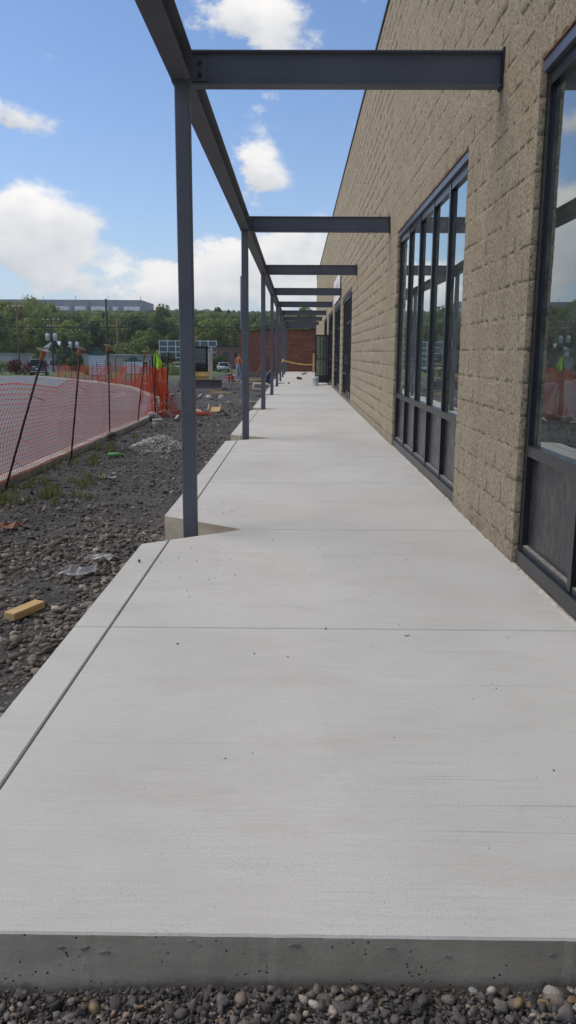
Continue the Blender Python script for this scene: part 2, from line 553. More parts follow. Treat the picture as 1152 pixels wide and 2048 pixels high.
def m_net():
    t = NT('orange_net_plastic')
    c = (0.80, 0.13, 0.035)
    t.color(t.ramp(t.noise(t.pos(), 1.2, 3), [(0.3, (0.42, 0.052, 0.03)), (0.7, (0.62, 0.092, 0.036))]))
    t.rough(0.5)
    tr = t.node('ShaderNodeBsdfTranslucent')
    tr.inputs[0].default_value = (0.8, 0.15, 0.04, 1)
    mx = t.node('ShaderNodeMixShader')
    mx.inputs[0].default_value = 0.3
    t.l.new(t.b.outputs[0], mx.inputs[1])
    t.l.new(tr.outputs[0], mx.inputs[2])
    t.l.new(mx.outputs[0], t.out.inputs['Surface'])
    return t.m


NET = m_net()


# ------------------------------------------------------------------ helpers
def link(name, me, mats, parent=None, base=None):
    """base = world location of the parent Empty when the mesh is written in world coordinates."""
    o = bpy.data.objects.new(name, me)
    COL.objects.link(o)
    if mats is not None and not len(me.materials):
        for m in (mats if isinstance(mats, (list, tuple)) else [mats]):
            me.materials.append(m)
    if parent is not None:
        o.parent = parent
        if base is not None:
            o.matrix_parent_inverse = Matrix.Translation(-Vector(base))
    return o


def tag(o, label=None, cat=None, group=None, kind=None):
    if label:
        o['label'] = label
    if cat:
        o['category'] = cat
    if group:
        o['group'] = group
    if kind:
        o['kind'] = kind
    return o


def empty(name, loc=(0, 0, 0), rz=0.0, parent=None):
    o = bpy.data.objects.new(name, None)
    o.empty_display_size = 0.1
    COL.objects.link(o)
    o.location = loc
    o.rotation_euler = (0, 0, rz)
    if parent:
        o.parent = parent
    return o


class MB:
    """collects shapes into one mesh"""
    def __init__(self):
        self.bm = bmesh.new()

    def box(self, x0, x1, y0, y1, z0, z1, mi=0):
        vs = [self.bm.verts.new(c) for c in ((x0, y0, z0), (x1, y0, z0), (x1, y1, z0), (x0, y1, z0), (x0, y0, z1), (x1, y0, z1), (x1, y1, z1), (x0, y1, z1))]
        for q in ((3, 2, 1, 0), (4, 5, 6, 7), (0, 1, 5, 4), (1, 2, 6, 5), (2, 3, 7, 6), (3, 0, 4, 7)):
            self.bm.faces.new([vs[i] for i in q]).material_index = mi
        return self

    def quad(self, a, b, c, d, mi=0):
        self.bm.faces.new([self.bm.verts.new(p) for p in (a, b, c, d)]).material_index = mi
        return self

    def prism(self, pts, axis, a, b, mi=0):
        """pts: 2D outline; extruded along axis from a to b. axis x: pts=(y,z); y: (x,z); z: (x,y)"""
        def P(u, v, w):
            return {'x': (w, u, v), 'y': (u, w, v), 'z': (u, v, w)}[axis]
        A = [self.bm.verts.new(P(u, v, a)) for u, v in pts]
        B = [self.bm.verts.new(P(u, v, b)) for u, v in pts]
        fs = [self.bm.faces.new(A), self.bm.faces.new(B[::-1])]
        n = len(pts)
        for i in range(n):
            fs.append(self.bm.faces.new((A[i], B[i], B[(i + 1) % n], A[(i + 1) % n])))
        for f in fs:
            f.material_index = mi
        return self

    def tube(self, pts, r, seg=6, mi=0, caps=True, r2=None):
        pts = [Vector(p) for p in pts]
        rings = []
        n = len(pts)
        for i, p in enumerate(pts):
            d = (pts[min(i + 1, n - 1)] - pts[max(i - 1, 0)]).normalized()
            a = d.cross(Vector((0, 0, 1)) if abs(d.z) < 0.9 else Vector((1, 0, 0))).normalized()
            b = d.cross(a)
            rr = r if r2 is None else r + (r2 - r) * i / max(1, n - 1)
            rings.append([self.bm.verts.new(p + (a * math.cos(2 * math.pi * k / seg) + b * math.sin(2 * math.pi * k / seg)) * rr) for k in range(seg)])
        for i in range(n - 1):
            for k in range(seg):
                f = self.bm.faces.new((rings[i][k], rings[i][(k + 1) % seg], rings[i + 1][(k + 1) % seg], rings[i + 1][k]))
                f.material_index = mi
                f.smooth = seg > 5
        if caps:
            self.bm.faces.new(rings[0]).material_index = mi
            self.bm.faces.new(rings[-1][::-1]).material_index = mi
        return self

    def lathe(self, prof, c=(0, 0, 0), seg=16, mi=0):
        rings = []
        for r, z in prof:
            rings.append([self.bm.verts.new((c[0] + r * math.cos(2 * math.pi * k / seg), c[1] + r * math.sin(2 * math.pi * k / seg), c[2] + z)) for k in range(seg)])
        for i in range(len(rings) - 1):
            for k in range(seg):
                f = self.bm.faces.new((rings[i][k], rings[i][(k + 1) % seg], rings[i + 1][(k + 1) % seg], rings[i + 1][k]))
                f.material_index = mi
                f.smooth = True
        self.bm.faces.new(rings[0][::-1]).material_index = mi
        self.bm.faces.new(rings[-1]).material_index = mi
        return self

    def bevel(self, w, seg=1):
        bmesh.ops.bevel(self.bm, geom=list(self.bm.edges), offset=w, segments=seg, affect='EDGES', clamp_overlap=True)
        return self

    def mesh(self, name):
        bmesh.ops.recalc_face_normals(self.bm, faces=self.bm.faces)
        me = bpy.data.meshes.new(name)
        self.bm.to_mesh(me)
        self.bm.free()
        return me

    def build(self, name, mats, parent=None, base=None):
        return link(name, self.mesh(name), mats, parent, base)


def raw_mesh(name, verts, faces, smooth=False):
    """fast mesh from numpy arrays; faces (n,k)"""
    me = bpy.data.meshes.new(name)
    verts = np.asarray(verts, dtype=np.float32)
    faces = np.asarray(faces, dtype=np.int32)
    k = faces.shape[1]
    me.vertices.add(len(verts))
    me.vertices.foreach_set('co', verts.ravel())
    me.loops.add(faces.size)
    me.loops.foreach_set('vertex_index', faces.ravel())
    me.polygons.add(len(faces))
    me.polygons.foreach_set('loop_start', np.arange(0, faces.size, k, dtype=np.int32))
    if smooth:
        me.polygons.foreach_set('use_smooth', np.ones(len(faces), dtype=bool))
    me.update(calc_edges=True)
    me.validate()
    return me


def smooth01(t):
    t = max(0.0, min(1.0, t))
    return t * t * (3 - 2 * t)


def terrain(x, y):
    """the bare ground: level by the walkway, falling away to the left and beyond, then a wooded hill"""
    lot = -0.22 - 0.0115 * max(0.0, min(20.0, y - 20))
    road = -0.22 - 0.0155 * max(0.0, min(88.0, y - 22))
    w = smooth01((-5.0 - x) / 7.0)
    w = max(w, smooth01((y - 66) / 20))
    z = lot * (1 - w) + road * w
    if y > 160:
        z += (y - 160) * 0.0705 if y < 640 else 33.84 + (y - 640) * 0.01
    return z


KERB_X = -3.42
ROAD_EDGE = [(KERB_X - 0.13, -6.0), (KERB_X - 0.13, 20.6), (-3.9, 23.0), (-4.9, 28.0), (-6.3, 33.0), (-8.2, 40.0), (-10.6, 47.0), (-14.0, 55.7), (-21.9, 72.0), (-27.5, 84.0)]


def edge_x(y):
    for (x0, y0), (x1, y1) in zip(ROAD_EDGE, ROAD_EDGE[1:]):
        if y <= y1:
            t = (y - y0) / (y1 - y0)
            return x0 + (x1 - x0) * max(0, t)
    return ROAD_EDGE[-1][0]


# ------------------------------------------------------------------ ground, road, kerbs
xs = np.unique(np.concatenate([np.arange(-4, 2, 0.14), np.arange(-30, -4, 1.5), np.arange(2, 12, 2.5), np.arange(-420, -30, 20), np.arange(12, 420, 24)]))
ys = np.unique(np.concatenate([np.arange(-40, 0, 8), np.arange(0, 26, 0.16), np.arange(26, 60, 0.8), np.arange(60, 180, 6), np.arange(180, 660, 24), np.arange(660, 1500, 120)]))
gv = []
for y in ys:
    for x in xs:
        z = terrain(x, y)
        if KERB_X + 0.05 < x < -1.0 and -1 < y < 26:
            z += (mnoise.noise(Vector((x * 1.6, y * 1.6, 0))) * 0.03 + mnoise.noise(Vector((x * 5, y * 5, 3))) * 0.012) * min(1, (x - KERB_X - 0.05) * 4)
        elif x >= -1.0 and y > 1.5:
            z -= 0.12
        elif y <= 1.5:
            z += 0.05 + mnoise.noise(Vector((x * 3, y * 3, 7))) * 0.012
        gv.append((x, y, z))
nx = len(xs)
gf = [(j * nx + i, j * nx + i + 1, (j + 1) * nx + i + 1, (j + 1) * nx + i) for j in range(len(ys) - 1) for i in range(nx - 1)]
tag(link('ground', raw_mesh('ground', gv, gf, True), GROUND), kind='structure')

mb = MB()
ry = list(np.arange(-6, 84.1, 1.5))
rows = []
for y in ry:
    xr = edge_x(y)
    row = [mb.bm.verts.new((x, y, terrain(x, y) + 0.035)) for x in list(np.linspace(-75, xr - 12, 10)) + list(np.linspace(xr - 10, xr, 8))]
    rows.append(row)
for a, b in zip(rows, rows[1:]):
    for i in range(len(a) - 1):
        mb.bm.faces.new((a[i], a[i + 1], b[i + 1], b[i])).smooth = True
tag(mb.build('road', ASPH), kind='structure')


def ribbon_kerb(name, path, w, h, mat, wob=0.0):
    mb = MB()
    prev = None
    for i, (x, y) in enumerate(path):
        a = path[max(0, i - 1)]
        b = path[min(len(path) - 1, i + 1)]
        d = Vector((b[0] - a[0], b[1] - a[1])).normalized()
        n = Vector((d.y, -d.x))
        z = terrain(x, y)
        j = random.uniform(-wob, wob)
        sec = [(-w / 2 + j, -0.1), (-w / 2 + 0.01 + j, h + j * 0.4), (w / 2 - 0.015 + j * 0.4, h + j * 0.5), (w / 2 + j, h - 0.02), (w / 2 + j, -0.1)]
        ring = [mb.bm.verts.new((x + n.x * s, y + n.y * s, z + t)) for s, t in sec]
        if prev:
            for k in range(4):
                mb.bm.faces.new((prev[k], prev[k + 1], ring[k + 1], ring[k]))
        prev = ring
    return tag(mb.build(name, mat), kind='structure')


ribbon_kerb('kerb', [(KERB_X + 0.01 * math.sin(i), -4 + i * 0.22) for i in range(113)], 0.17, 0.10, KERB, 0.012)
fk = []
for (x0, y0), (x1, y1) in zip(ROAD_EDGE[2:], ROAD_EDGE[3:]):
    for i in range(8):
        fk.append((x0 + (x1 - x0) * i / 8 + 0.1, y0 + (y1 - y0) * i / 8))
ribbon_kerb('kerb', fk, 0.2, 0.11, KERB, 0.015)
# painted edge line sweeping round the driveway mouth
mb = MB()
arc = [(-9.2 + 2.6 * math.cos(a), 27.5 + 9 * math.sin(a)) for a in np.linspace(-0.9, 1.0, 26)]
for (x0, y0), (x1, y1) in zip(arc, arc[1:]):
    mb.quad((x0, y0, terrain(x0, y0) + 0.041), (x0 + 0.16, y0, terrain(x0, y0) + 0.041), (x1 + 0.16, y1, terrain(x1, y1) + 0.041), (x1, y1, terrain(x1, y1) + 0.041))
tag(mb.build('road_line', simple('worn_white_paint', (0.20, 0.20, 0.21), 0.8, 0.3, 6)), kind='structure')

# ------------------------------------------------------------------ walkway
XW = 1.392
JY = [1.62] + [3.72 + 2.235 * k for k in range(14)]
JY = [y for y in JY if y < 34.5] + [34.75]
COL_Y = [5.955 + 6.705 * k for k in range(9)]
XM, XE0, XE1, XAP = -0.900, -0.909, -1.082, -0.40


def notch_half(x):
    return 0.5 * (-XAP + x) / (-XAP - 1.08 + 0.0) if False else 0.5 * (x - XAP) / (-1.08 - XAP)


walk = tag(empty('walkway', (0, 1.62, 0)), 'pale broom-finished concrete walkway along the block wall', None, None, 'structure')
WB = (0, 1.62, 0)
g = 0.004


def slab(poly, name, top=0.0, mats=None, bev=0.005):
    mb = MB()
    # the free front edge was struck by hand: let it wander a little
    wav = []
    for (xa, ya), (xb, yb) in zip(poly, poly[1:] + poly[:1]):
        wav.append((xa, ya))
        if ya < 1.63 and yb < 1.63:
            k = int(abs(xb - xa) / 0.02)
            for q in range(1, k):
                xx = xa + (xb - xa) * q / k
                wav.append((xx, ya + 0.0016 * mnoise.noise(Vector((xx * 14, 0, 0))) + 0.0012 * mnoise.noise(Vector((xx * 60, 3, 0)))))
    poly = wav
    A = [mb.bm.verts.new((x, y, top)) for x, y in poly]
    B = [mb.bm.verts.new((x, y, top - 0.24)) for x, y in poly]
    n = len(poly)
    ft = mb.bm.faces.new(A)
    if ft.normal.z < 0:
        pass
    for i in range(n):
        f = mb.bm.faces.new((A[i], B[i], B[(i + 1) % n], A[(i + 1) % n]))
        f.material_index = 1
    mb.bm.faces.new(B[::-1]).material_index = 1
    bmesh.ops.recalc_face_normals(mb.bm, faces=mb.bm.faces)
    te = [e for e in mb.bm.edges if all(v.co.z > top - 0.01 for v in e.verts)]
    bmesh.ops.bevel(mb.bm, geom=te, offset=bev, segments=1, affect='EDGES', material=0)
    return mb.build(name, mats or [CONC, CSIDE], walk, WB)


for y0, y1 in zip(JY, JY[1:]):
    n0 = any(abs(y0 - c) < 0.06 for c in COL_Y)
    n1 = any(abs(y1 - c) < 0.06 for c in COL_Y)
    a, b = y0 + (g if y0 > 1.63 else 0), y1 - g
    poly = []
    hm = notch_half(XM)
    if n0:
        poly += [(XM, a + hm), (XAP, a)]
    else:
        poly += [(XM, a)]
    poly += [(XW - 0.006, a), (XW - 0.006, b)]
    if n1:
        poly += [(XAP, b), (XM, b - hm)]
    else:
        poly += [(XM, b)]
    slab(poly, 'slab_panel')
    h0, h1 = notch_half(XE0), notch_half(XE1)
    poly = [(XE1, a + (h1 if n0 else 0)), (XE0, a + (h0 if n0 else 0)), (XE0, b - (h0 if n1 else 0)), (XE1, b - (h1 if n1 else 0))]
    slab(poly, 'edge_strip')
# dark filler below every joint
mb = MB()
for y in JY[1:-1]:
    mb.box(-0.9 if not any(abs(y - c) < 0.06 for c in COL_Y) else XAP, XW - 0.01, y - g, y + g, -0.2, -0.006)
for y0, y1 in zip(JY, JY[1:]):
    n0 = any(abs(y0 - c) < 0.06 for c in COL_Y)
    n1 = any(abs(y1 - c) < 0.06 for c in COL_Y)
    mb.box(XE0, XM, y0 + (0.385 if n0 else 0.02), y1 - (0.385 if n1 else 0), -0.2, -0.009)
mb.build('joint_filler', JOINT, walk, WB)
MB().box(XW - 0.0055, XW + 0.06, 1.625, 34.7, -0.2, 0.0055).build('wall_base_strip', simple('tan_base_concrete', (0.25, 0.215, 0.17), 0.95, 0.35, 9, 0.5), walk, WB)
# ragged lip of cement left along the wall and along the front edge
mb = MB()
y = 1.7
while y < 34:
    l = random.uniform(0.04, 0.22)
    w = random.uniform(0.002, 0.010)
    mb.prism([(XW - 0.010 - w, -0.003), (XW + 0.004, -0.003), (XW + 0.004, 0.007 + random.random() * 0.006), (XW - 0.008 - w * 0.3, 0.004)], 'y', y, y + l)
    y += l + random.uniform(-0.03, 0.04)
mb.build('cement_lip', simple('cement_smear', (0.42, 0.395, 0.345), 0.95, 0.3, 18, 0.4), walk, WB)
mb = MB()
x = -1.07
while x < 1.37:
    l = random.uniform(0.006, 0.028)
    z0 = -0.014 - abs(random.gauss(0, 0.02))
    k = random.randint(5, 8)
    a0 = random.uniform(0, 6.28)
    pts = [(x + l * random.uniform(0.3, 1.0) * math.cos(a0 + 6.283 * q / k), z0 + 0.4 * l * random.uniform(0.3, 1.0) * math.sin(a0 + 6.283 * q / k)) for q in range(k)]
    mb.prism(pts, 'y', 1.62 - random.uniform(0.0015, 0.004), 1.623)
    x += l + random.uniform(0.03, 0.3)
mb.build('cement_drip', simple('cement_drips', (0.26, 0.25, 0.225), 0.95, 0.3, 18, 0.4), walk, WB)

# the older slab beyond the step
mb = MB()
mb.box(-1.2, XW - 0.006, 34.78, 60.98, -0.3, -0.03)
mb.bevel(0.01)
tag(mb.build('pavement', PALE_CONC), kind='structure')

# ------------------------------------------------------------------ the block building
ZB0 = -0.078
CH, BL = 0.2032, 0.4064
WIN_TOP = ZB0 + 15 * CH            # 2.97
WALL_TOP = ZB0 + 33 * CH           # 6.63
H2 = BL / 2
Y_PH = 6.982                        # block grid phase


def snap(y):
    return Y_PH + round((y - Y_PH) / H2) * H2


OPEN = [(snap(0.28), 4.995), (snap(6.982), snap(11.65)), (snap(20.95), snap(25.2)), (snap(26.4), snap(31.0)), (snap(32.0), snap(36.6)), (snap(38.0), snap(42.6))]
Y_START, Y_END = snap(-2.4), snap(59.9)
bld = tag(empty('block_building', (XW, 20, 0)), 'long tan split-face block building with dark-framed windows beside the walkway', 'building')
BB = (XW, 20, 0)
wall = None
mb = MB()
segs = []
cur = Y_START
for a, b in OPEN:
    segs.append((cur, a))
    cur = b
segs.append((cur, Y_END))
for a, b in segs:
    mb.box(XW - 0.0068, XW + 0.20, a + 0.012, b - 0.012, -0.3, WIN_TOP + 0.003)
mb.box(XW - 0.0068, XW + 0.20, Y_START, Y_END - 0.012, WIN_TOP + 0.003, WALL_TOP - 0.01)
wall = mb.build('wall', BLOCK, bld, BB)

# block faces
NV = 10


def block_arrays(L, H, nu, nv, seed, joint=0.0011, amp=0.015):
    """verts/quads of a split-face block: local y 0..L, z 0..H, face towards -x"""
    us = np.linspace(joint, L - joint, nu + 1)
    vs = np.linspace(joint, H - joint, nv + 1)
    r = np.random.default_rng(seed)
    V, Fq = [], []
    tilt = max(-0.3, min(0.3, r.normal(0, 0.15)))
    for j, v in enumerate(vs):
        for i, u in enumerate(us):
            e = min(i, nu - i, 1) * min(j, nv - j, 1)
            n = mnoise.fractal(Vector((u * 9 + seed * 7.1, v * 9, seed * 1.7)), 1.0, 2.0, 4)
            d = 0.0082 + min(0.006, max(-0.003, n * 0.007 - 0.001)) + tilt * (u / L - 0.5) * 0.0025
            jy = r.normal(0, 0.0012) if i in (0, nu) else 0
            jz = r.normal(0, 0.0012) if j in (0, nv) else 0
            V.append((-d, u + jy, v + jz))
    w = nu + 1
    for j in range(nv):
        for i in range(nu):
            Fq.append((j * w + i, (j + 1) * w + i, (j + 1) * w + i + 1, j * w + i + 1))
    per = [i for i in range(w)] + [j * w + nu for j in range(1, nv + 1)] + [nv * w + i for i in range(nu - 1, -1, -1)] + [j * w for j in range(nv - 1, 0, -1)]
    b0 = len(V)
    for k in per:
        V.append((0.03, V[k][1], V[k][2]))
    m = len(per)
    for k in range(m):
        Fq.append((per[k], per[(k + 1) % m], b0 + (k + 1) % m, b0 + k))
    return np.array(V), np.array(Fq)


def in_open(ya, yb, zt):
    if zt > WIN_TOP + 0.01:
        return False
    for a, b in OPEN:
        if ya < b - 0.01 and yb > a + 0.01:
            return True
    return False


def row_segments(z1):
    """free stretches of a course"""
    if z1 > WIN_TOP + 0.01:
        return [(Y_START, Y_END)]
    return segs


blocks = []
for c in range(-1, 33):
    z0 = ZB0 + c * CH
    off = 0 if c % 2 == 0 else H2
    for a, b in row_segments(z0 + CH):
        cuts = [a]
        k = math.floor((a - Y_PH - off) / BL) + 1
        while True:
            y = Y_PH + off + k * BL
            if y >= b - 0.02:
                break
            if y > a + 0.02:
                cuts.append(y)
            k += 1
        cuts.append(b)
        for y0, y1 in zip(cuts, cuts[1:]):
            blocks.append((y0, y1 - y0, z0))


def block_rank(bk):
    y0, L, z0 = bk
    yc, zc = y0 + L / 2, z0 + CH / 2 - CAM_H
    d = Vector((XW, yc, zc))
    cz = d.dot(_F)
    if cz < 0.3:
        return 0
    u, v = d.dot(_R2) / cz, d.dot(_U2) / cz
    if not (-0.37 < u < 0.372 and -0.645 < v < 0.645) or z0 < -0.2:
        return 0
    return L * CH * XW / d.length ** 3


ranked = sorted(blocks, key=block_rank, reverse=True)
near, rest = ranked[:300], ranked[300:]
bmesh_cache = {}
for i, (y0, L, z0) in enumerate(near):
    key = (round(L, 3), (i * 7) % NV)
    if key not in bmesh_cache:
        nu = 14 if L > 0.3 else 7
        V, Fq = block_arrays(L, CH, nu, 7, 11 + key[1] + int(L * 100))
        bmesh_cache[key] = raw_mesh('block', V, Fq)
        bmesh_cache[key].materials.append(BLOCK)
    o = bpy.data.objects.new('block', bmesh_cache[key])
    COL.objects.link(o)
    o.parent = wall
    o.location = (XW, y0, z0)
AV, AF, nvt = [], [], 0
arr_cache = {}
for i, (y0, L, z0) in enumerate(rest):
    if y0 < -2.0 and z0 > 4:
        pass
    key = (round(L, 3), i % 6)
    if key not in arr_cache:
        arr_cache[key] = block_arrays(L, CH, 5 if L > 0.3 else 3, 3, 40 + key[1])
    V, Fq = arr_cache[key]
    AV.append(V + np.array((XW, y0, z0)))
    AF.append(Fq + nvt)
    nvt += len(V)
far_blocks = link('block_courses', raw_mesh('block_courses', np.concatenate(AV), np.concatenate(AF)), BLOCK, wall)
far_blocks['kind'] = 'stuff'
MB().box(XW - 0.03, XW + 0.3, Y_START, Y_END, WALL_TOP, WALL_TOP + 0.06).build('coping', COPING, bld, BB)
# end wall and roof
mb = MB()
mb.box(XW + 0.005, XW + 14, Y_END + 0.002, Y_END + 0.2, -0.3, WALL_TOP - 0.005)
mb.box(XW + 0.205, XW + 14, Y_START - 0.2, Y_END, WALL_TOP - 0.5, WALL_TOP - 0.3)
mb.box(XW + 0.005, XW + 14, Y_START - 0.2, Y_START - 0.01, -0.3, WALL_TOP - 0.005)
mb.build('roof', BLOCK, bld, BB)
# room behind the glass
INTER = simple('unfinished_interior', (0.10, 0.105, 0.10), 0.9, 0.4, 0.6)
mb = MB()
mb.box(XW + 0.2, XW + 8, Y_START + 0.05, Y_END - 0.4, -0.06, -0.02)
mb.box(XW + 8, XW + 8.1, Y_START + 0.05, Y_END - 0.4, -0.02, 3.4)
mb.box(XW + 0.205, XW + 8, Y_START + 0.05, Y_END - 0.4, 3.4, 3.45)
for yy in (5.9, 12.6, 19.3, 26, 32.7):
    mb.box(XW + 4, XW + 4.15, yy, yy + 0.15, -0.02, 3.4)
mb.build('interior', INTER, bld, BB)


def window(y0, y1, n, door=None):
    xf = XW + 0.032
    xb = XW + 0.175
    top, bot = WIN_TOP - 0.012, 0.018
    # frame: jambs, head and sill
    mb = MB()
    mb.box(xf, xb, y0 + 0.014, y0 + 0.064, bot, top - 0.066)
    mb.box(xf, xb, y1 - 0.064, y1 - 0.014, bot, top - 0.066)
    mb.box(xf + 0.002, xb, y0 + 0.064, y1 - 0.064, top - 0.145, top - 0.066)
    mb.box(xf + 0.002, xb, y0 + 0.064, y1 - 0.064, bot, bot + 0.115)
    mb.box(xf - 0.020, xf + 0.001, y0 + 0.03, y1 - 0.03, bot - 0.002, bot + 0.085)
    win = mb.build('window', ALU, bld, BB)
    MB().box(xf - 0.03, xb, y0 + 0.012, y1 - 0.012, top - 0.065, top).build('head_flashing', FLASH, win)
    MB().box(XW - 0.009, XW + 0.19, y0 + 0.005, y1 - 0.005, top + 0.001, top + 0.0115).build('lintel_angle', RUST, win)
    step = (y1 - y0 - 0.08) / n
    rail_z = 0.735
    for i in range(1, n):
        ym = y0 + 0.04 + step * i
        MB().box(xf - 0.004, xb, ym - 0.026, ym + 0.026, bot + 0.086, top - 0.067).build('mullion', ALU, win)
    for i in range(n):
        ya = y0 + 0.04 + step * i + 0.03
        yb = ya + step - 0.06
        is_door = door is not None and i in door
        MB().box(xf + 0.030, xf + 0.042, ya - 0.004, yb + 0.004, rail_z + 0.03, top - 0.14).build('pane', GLASS, win)
        if is_door:
            MB().box(xf + 0.030, xf + 0.042, ya - 0.004, yb + 0.004, bot + 0.25, rail_z + 0.03).build('pane', GLASS, win)
            MB().box(xf + 0.01, xf + 0.08, ya, yb, bot + 0.115, bot + 0.25).build('kick_plate', ALU, win)
            mb = MB()
            mb.tube([(xf + 0.02, yb - 0.08, 0.95), (xf - 0.05, yb - 0.08, 0.95), (xf - 0.05, yb - 0.08, 1.25), (xf + 0.02, yb - 0.08, 1.25)], 0.012, 6)
            mb.tube([(xf - 0.03, ya, 1.05), (xf - 0.03, yb, 1.05)], 0.015, 6)
            mb.build('handle', ALU, win)
            MB().box(xf + 0.001, xb, ya, yb, 2.13, 2.19).build('transom_rail', ALU, win)
        else:
            MB().box(xf + 0.036, xf + 0.075, ya - 0.004, yb + 0.004, bot + 0.11, rail_z - 0.03).build('spandrel_panel', SPANDREL, win)
            MB().box(xf - 0.004, xb, ya - 0.002, yb + 0.002, rail_z - 0.032, rail_z + 0.032).build('rail', ALU, win)
            # bead that stands in front of the glass and the dusty ledge under the panel
            mb = MB()
            mb.box(xf + 0.016, xf + 0.0295, ya - 0.001, ya + 0.010, rail_z + 0.033, top - 0.147)
            mb.box(xf + 0.016, xf + 0.0295, yb - 0.010, yb + 0.001, rail_z + 0.033, top - 0.147)
            mb.build('glazing_bead', ALU, win)
            MB().box(xf + 0.006, xf + 0.035, ya, yb, bot + 0.1155, bot + 0.120).build('dusty_ledge', DUST, win)
    return win


DUST = simple('cement_dust', (0.22, 0.21, 0.19), 0.95, 0.5, 30)
for i, (a, b) in enumerate(OPEN):
    window(a, b, 5, None if i < 2 else (1, 2))
# open glazed door leaf near the far bay
dl = MB()
dx0, dx1, dy = 0.80, XW + 0.03, 36.15
for q in ((dx0, dx0 + 0.06, 0.03, 2.12), (dx1 - 0.06, dx1, 0.03, 2.12)):
    dl.box(q[0], q[1], dy, dy + 0.045, q[2], q[3])
dl.box(dx0 + 0.06, dx1 - 0.06, dy + 0.001, dy + 0.044, 2.05, 2.119)
dl.box(dx0 + 0.06, dx1 - 0.06, dy + 0.001, dy + 0.044, 0.03, 0.36)
leaf = dl.build('door', ALU, bld, BB)
MB().box(dx0 + 0.058, dx1 - 0.058, dy + 0.018, dy + 0.026, 0.355, 2.055).build('pane', GLASS, leaf)
mb = MB()
mb.tube([(dx0 + 0.1, dy, 1.0), (dx0 + 0.1, dy - 0.06, 1.0), (dx0 + 0.1, dy - 0.06, 1.3), (dx0 + 0.1, dy, 1.3)], 0.014, 6)
mb.box(dx0 + 0.06, dx1 - 0.06, dy - 0.02, dy - 0.001, 1.05, 1.09)
mb.build('handle', ALU, leaf)

# banner hung on the wall over a far window
BANNER = simple('banner_vinyl', (0.74, 0.72, 0.74), 0.5, 0.04, 2)
bn = MB()
NB = 12
for i in range(NB):
    ya, yb = 26.3 + 4.3 * i / NB, 26.3 + 4.3 * (i + 1) / NB
    xa = XW - 0.05 - 0.012 * math.sin(i * 1.3)
    xb_ = XW - 0.05 - 0.012 * math.sin((i + 1) * 1.3)
    bn.prism([(xa, ya), (xb_, yb), (xb_ + 0.006, yb), (xa + 0.006, ya)], 'z', 3.06, 3.86)
ban = tag(bn.build('banner', BANNER), 'white vinyl banner with faint red writing hung above a far window', 'banner')
RED = simple('faded_red_print', (0.42, 0.10, 0.10), 0.6)
for k in range(9):
    mb = MB()
    ya = 26.7 + k * 0.42
    zz = 3.45 + 0.12 * math.sin(k * 2.1)
    mb.prism([(ya, zz - 0.16), (ya + 0.06, zz - 0.16), (ya + 0.06, zz - 0.02), (ya + 0.26, zz - 0.02), (ya + 0.26, zz + 0.04), (ya + 0.06, zz + 0.04), (ya + 0.06, zz + 0.16), (ya, zz + 0.16)], 'x', XW - 0.067, XW - 0.0655)
    mb.build('letter', RED, ban)

# ------------------------------------------------------------------ steel canopy frame
CXC = -0.802
can = tag(empty('steel_canopy_frame', (CXC, 5.97, -0.12)), 'bare slate grey steel canopy frame of posts and beams over the walkway', 'canopy frame')
CB = (CXC, 5.97, -0.12)
EB0, EB1 = 3.135, 3.345


def ibeam_pts(c, w, z0, z1, tf=0.010, tw=0.007):
    return [(c - w / 2, z0), (c + w / 2, z0), (c + w / 2, z0 + tf), (c + tw / 2, z0 + tf + 0.006), (c + tw / 2, z1 - tf - 0.006), (c + w / 2, z1 - tf), (c + w / 2, z1), (c - w / 2, z1), (c - w / 2, z1 - tf), (c - tw / 2, z1 - tf - 0.006), (c - tw / 2, z0 + tf + 0.006), (c - w / 2, z0 + tf)]


ends = [-2.2] + [c + 0.02 for c in COL_Y]
for a, b in zip(ends, ends[1:]):
    MB().prism(ibeam_pts(CXC, 0.135, EB0, EB1), 'y', a + 0.004, b - 0.004).build('edge_beam', STEEL, can, CB)
for cy in COL_Y:
    yc = cy + 0.015
    h = 0.051
    mb = MB()
    mb.prism([(CXC - h + 0.006, yc - h), (CXC + h - 0.006, yc - h), (CXC + h, yc - h + 0.006), (CXC + h, yc + h - 0.006), (CXC + h - 0.006, yc + h), (CXC - h + 0.006, yc + h), (CXC - h, yc + h - 0.006), (CXC - h, yc - h + 0.006)], 'z', -0.42, EB0 - 0.012)
    colo = mb.build('column', STEEL, can, CB)
    MB().box(CXC - 0.066, CXC + 0.066, yc - 0.075, yc + 0.075, EB0 - 0.0118, EB0 - 0.001).build('cap_plate', STEEL, colo)
    # cross beam: channel-like wide flange reaching into the wall
    z0, z1 = 3.105, 3.325
    mb = MB()
    mb.prism(ibeam_pts(cy + 0.005, 0.10, z0, z1, 0.009, 0.02), 'x', CXC + 0.075, XW + 0.012)
    cb_ = mb.build('cross_beam', STEEL, can, CB)
    MB().box(CXC + 0.0055, CXC + 0.17, cy - 0.016, cy - 0.0055, z0 + 0.03, z1 - 0.03).build('clip_plate', STEEL, cb_)
    for zz in (z0 + 0.07, z1 - 0.07):
        for xx in (CXC + 0.125,):
            m2 = MB()
            m2.tube([(xx, cy - 0.016, zz), (xx, cy - 0.030, zz)], 0.017, 6)
            m2.tube([(xx, cy - 0.030, zz), (xx, cy - 0.040, zz)], 0.009, 6)
            m2.build('bolt', ALU, cb_)
    MB().box(XW - 0.022, XW + 0.02, cy - 0.058, cy + 0.062, z0 - 0.012, z1 + 0.018).build('pocket_shade', COPING, cb_)  # solid black box standing in for the shade inside the beam's wall hole

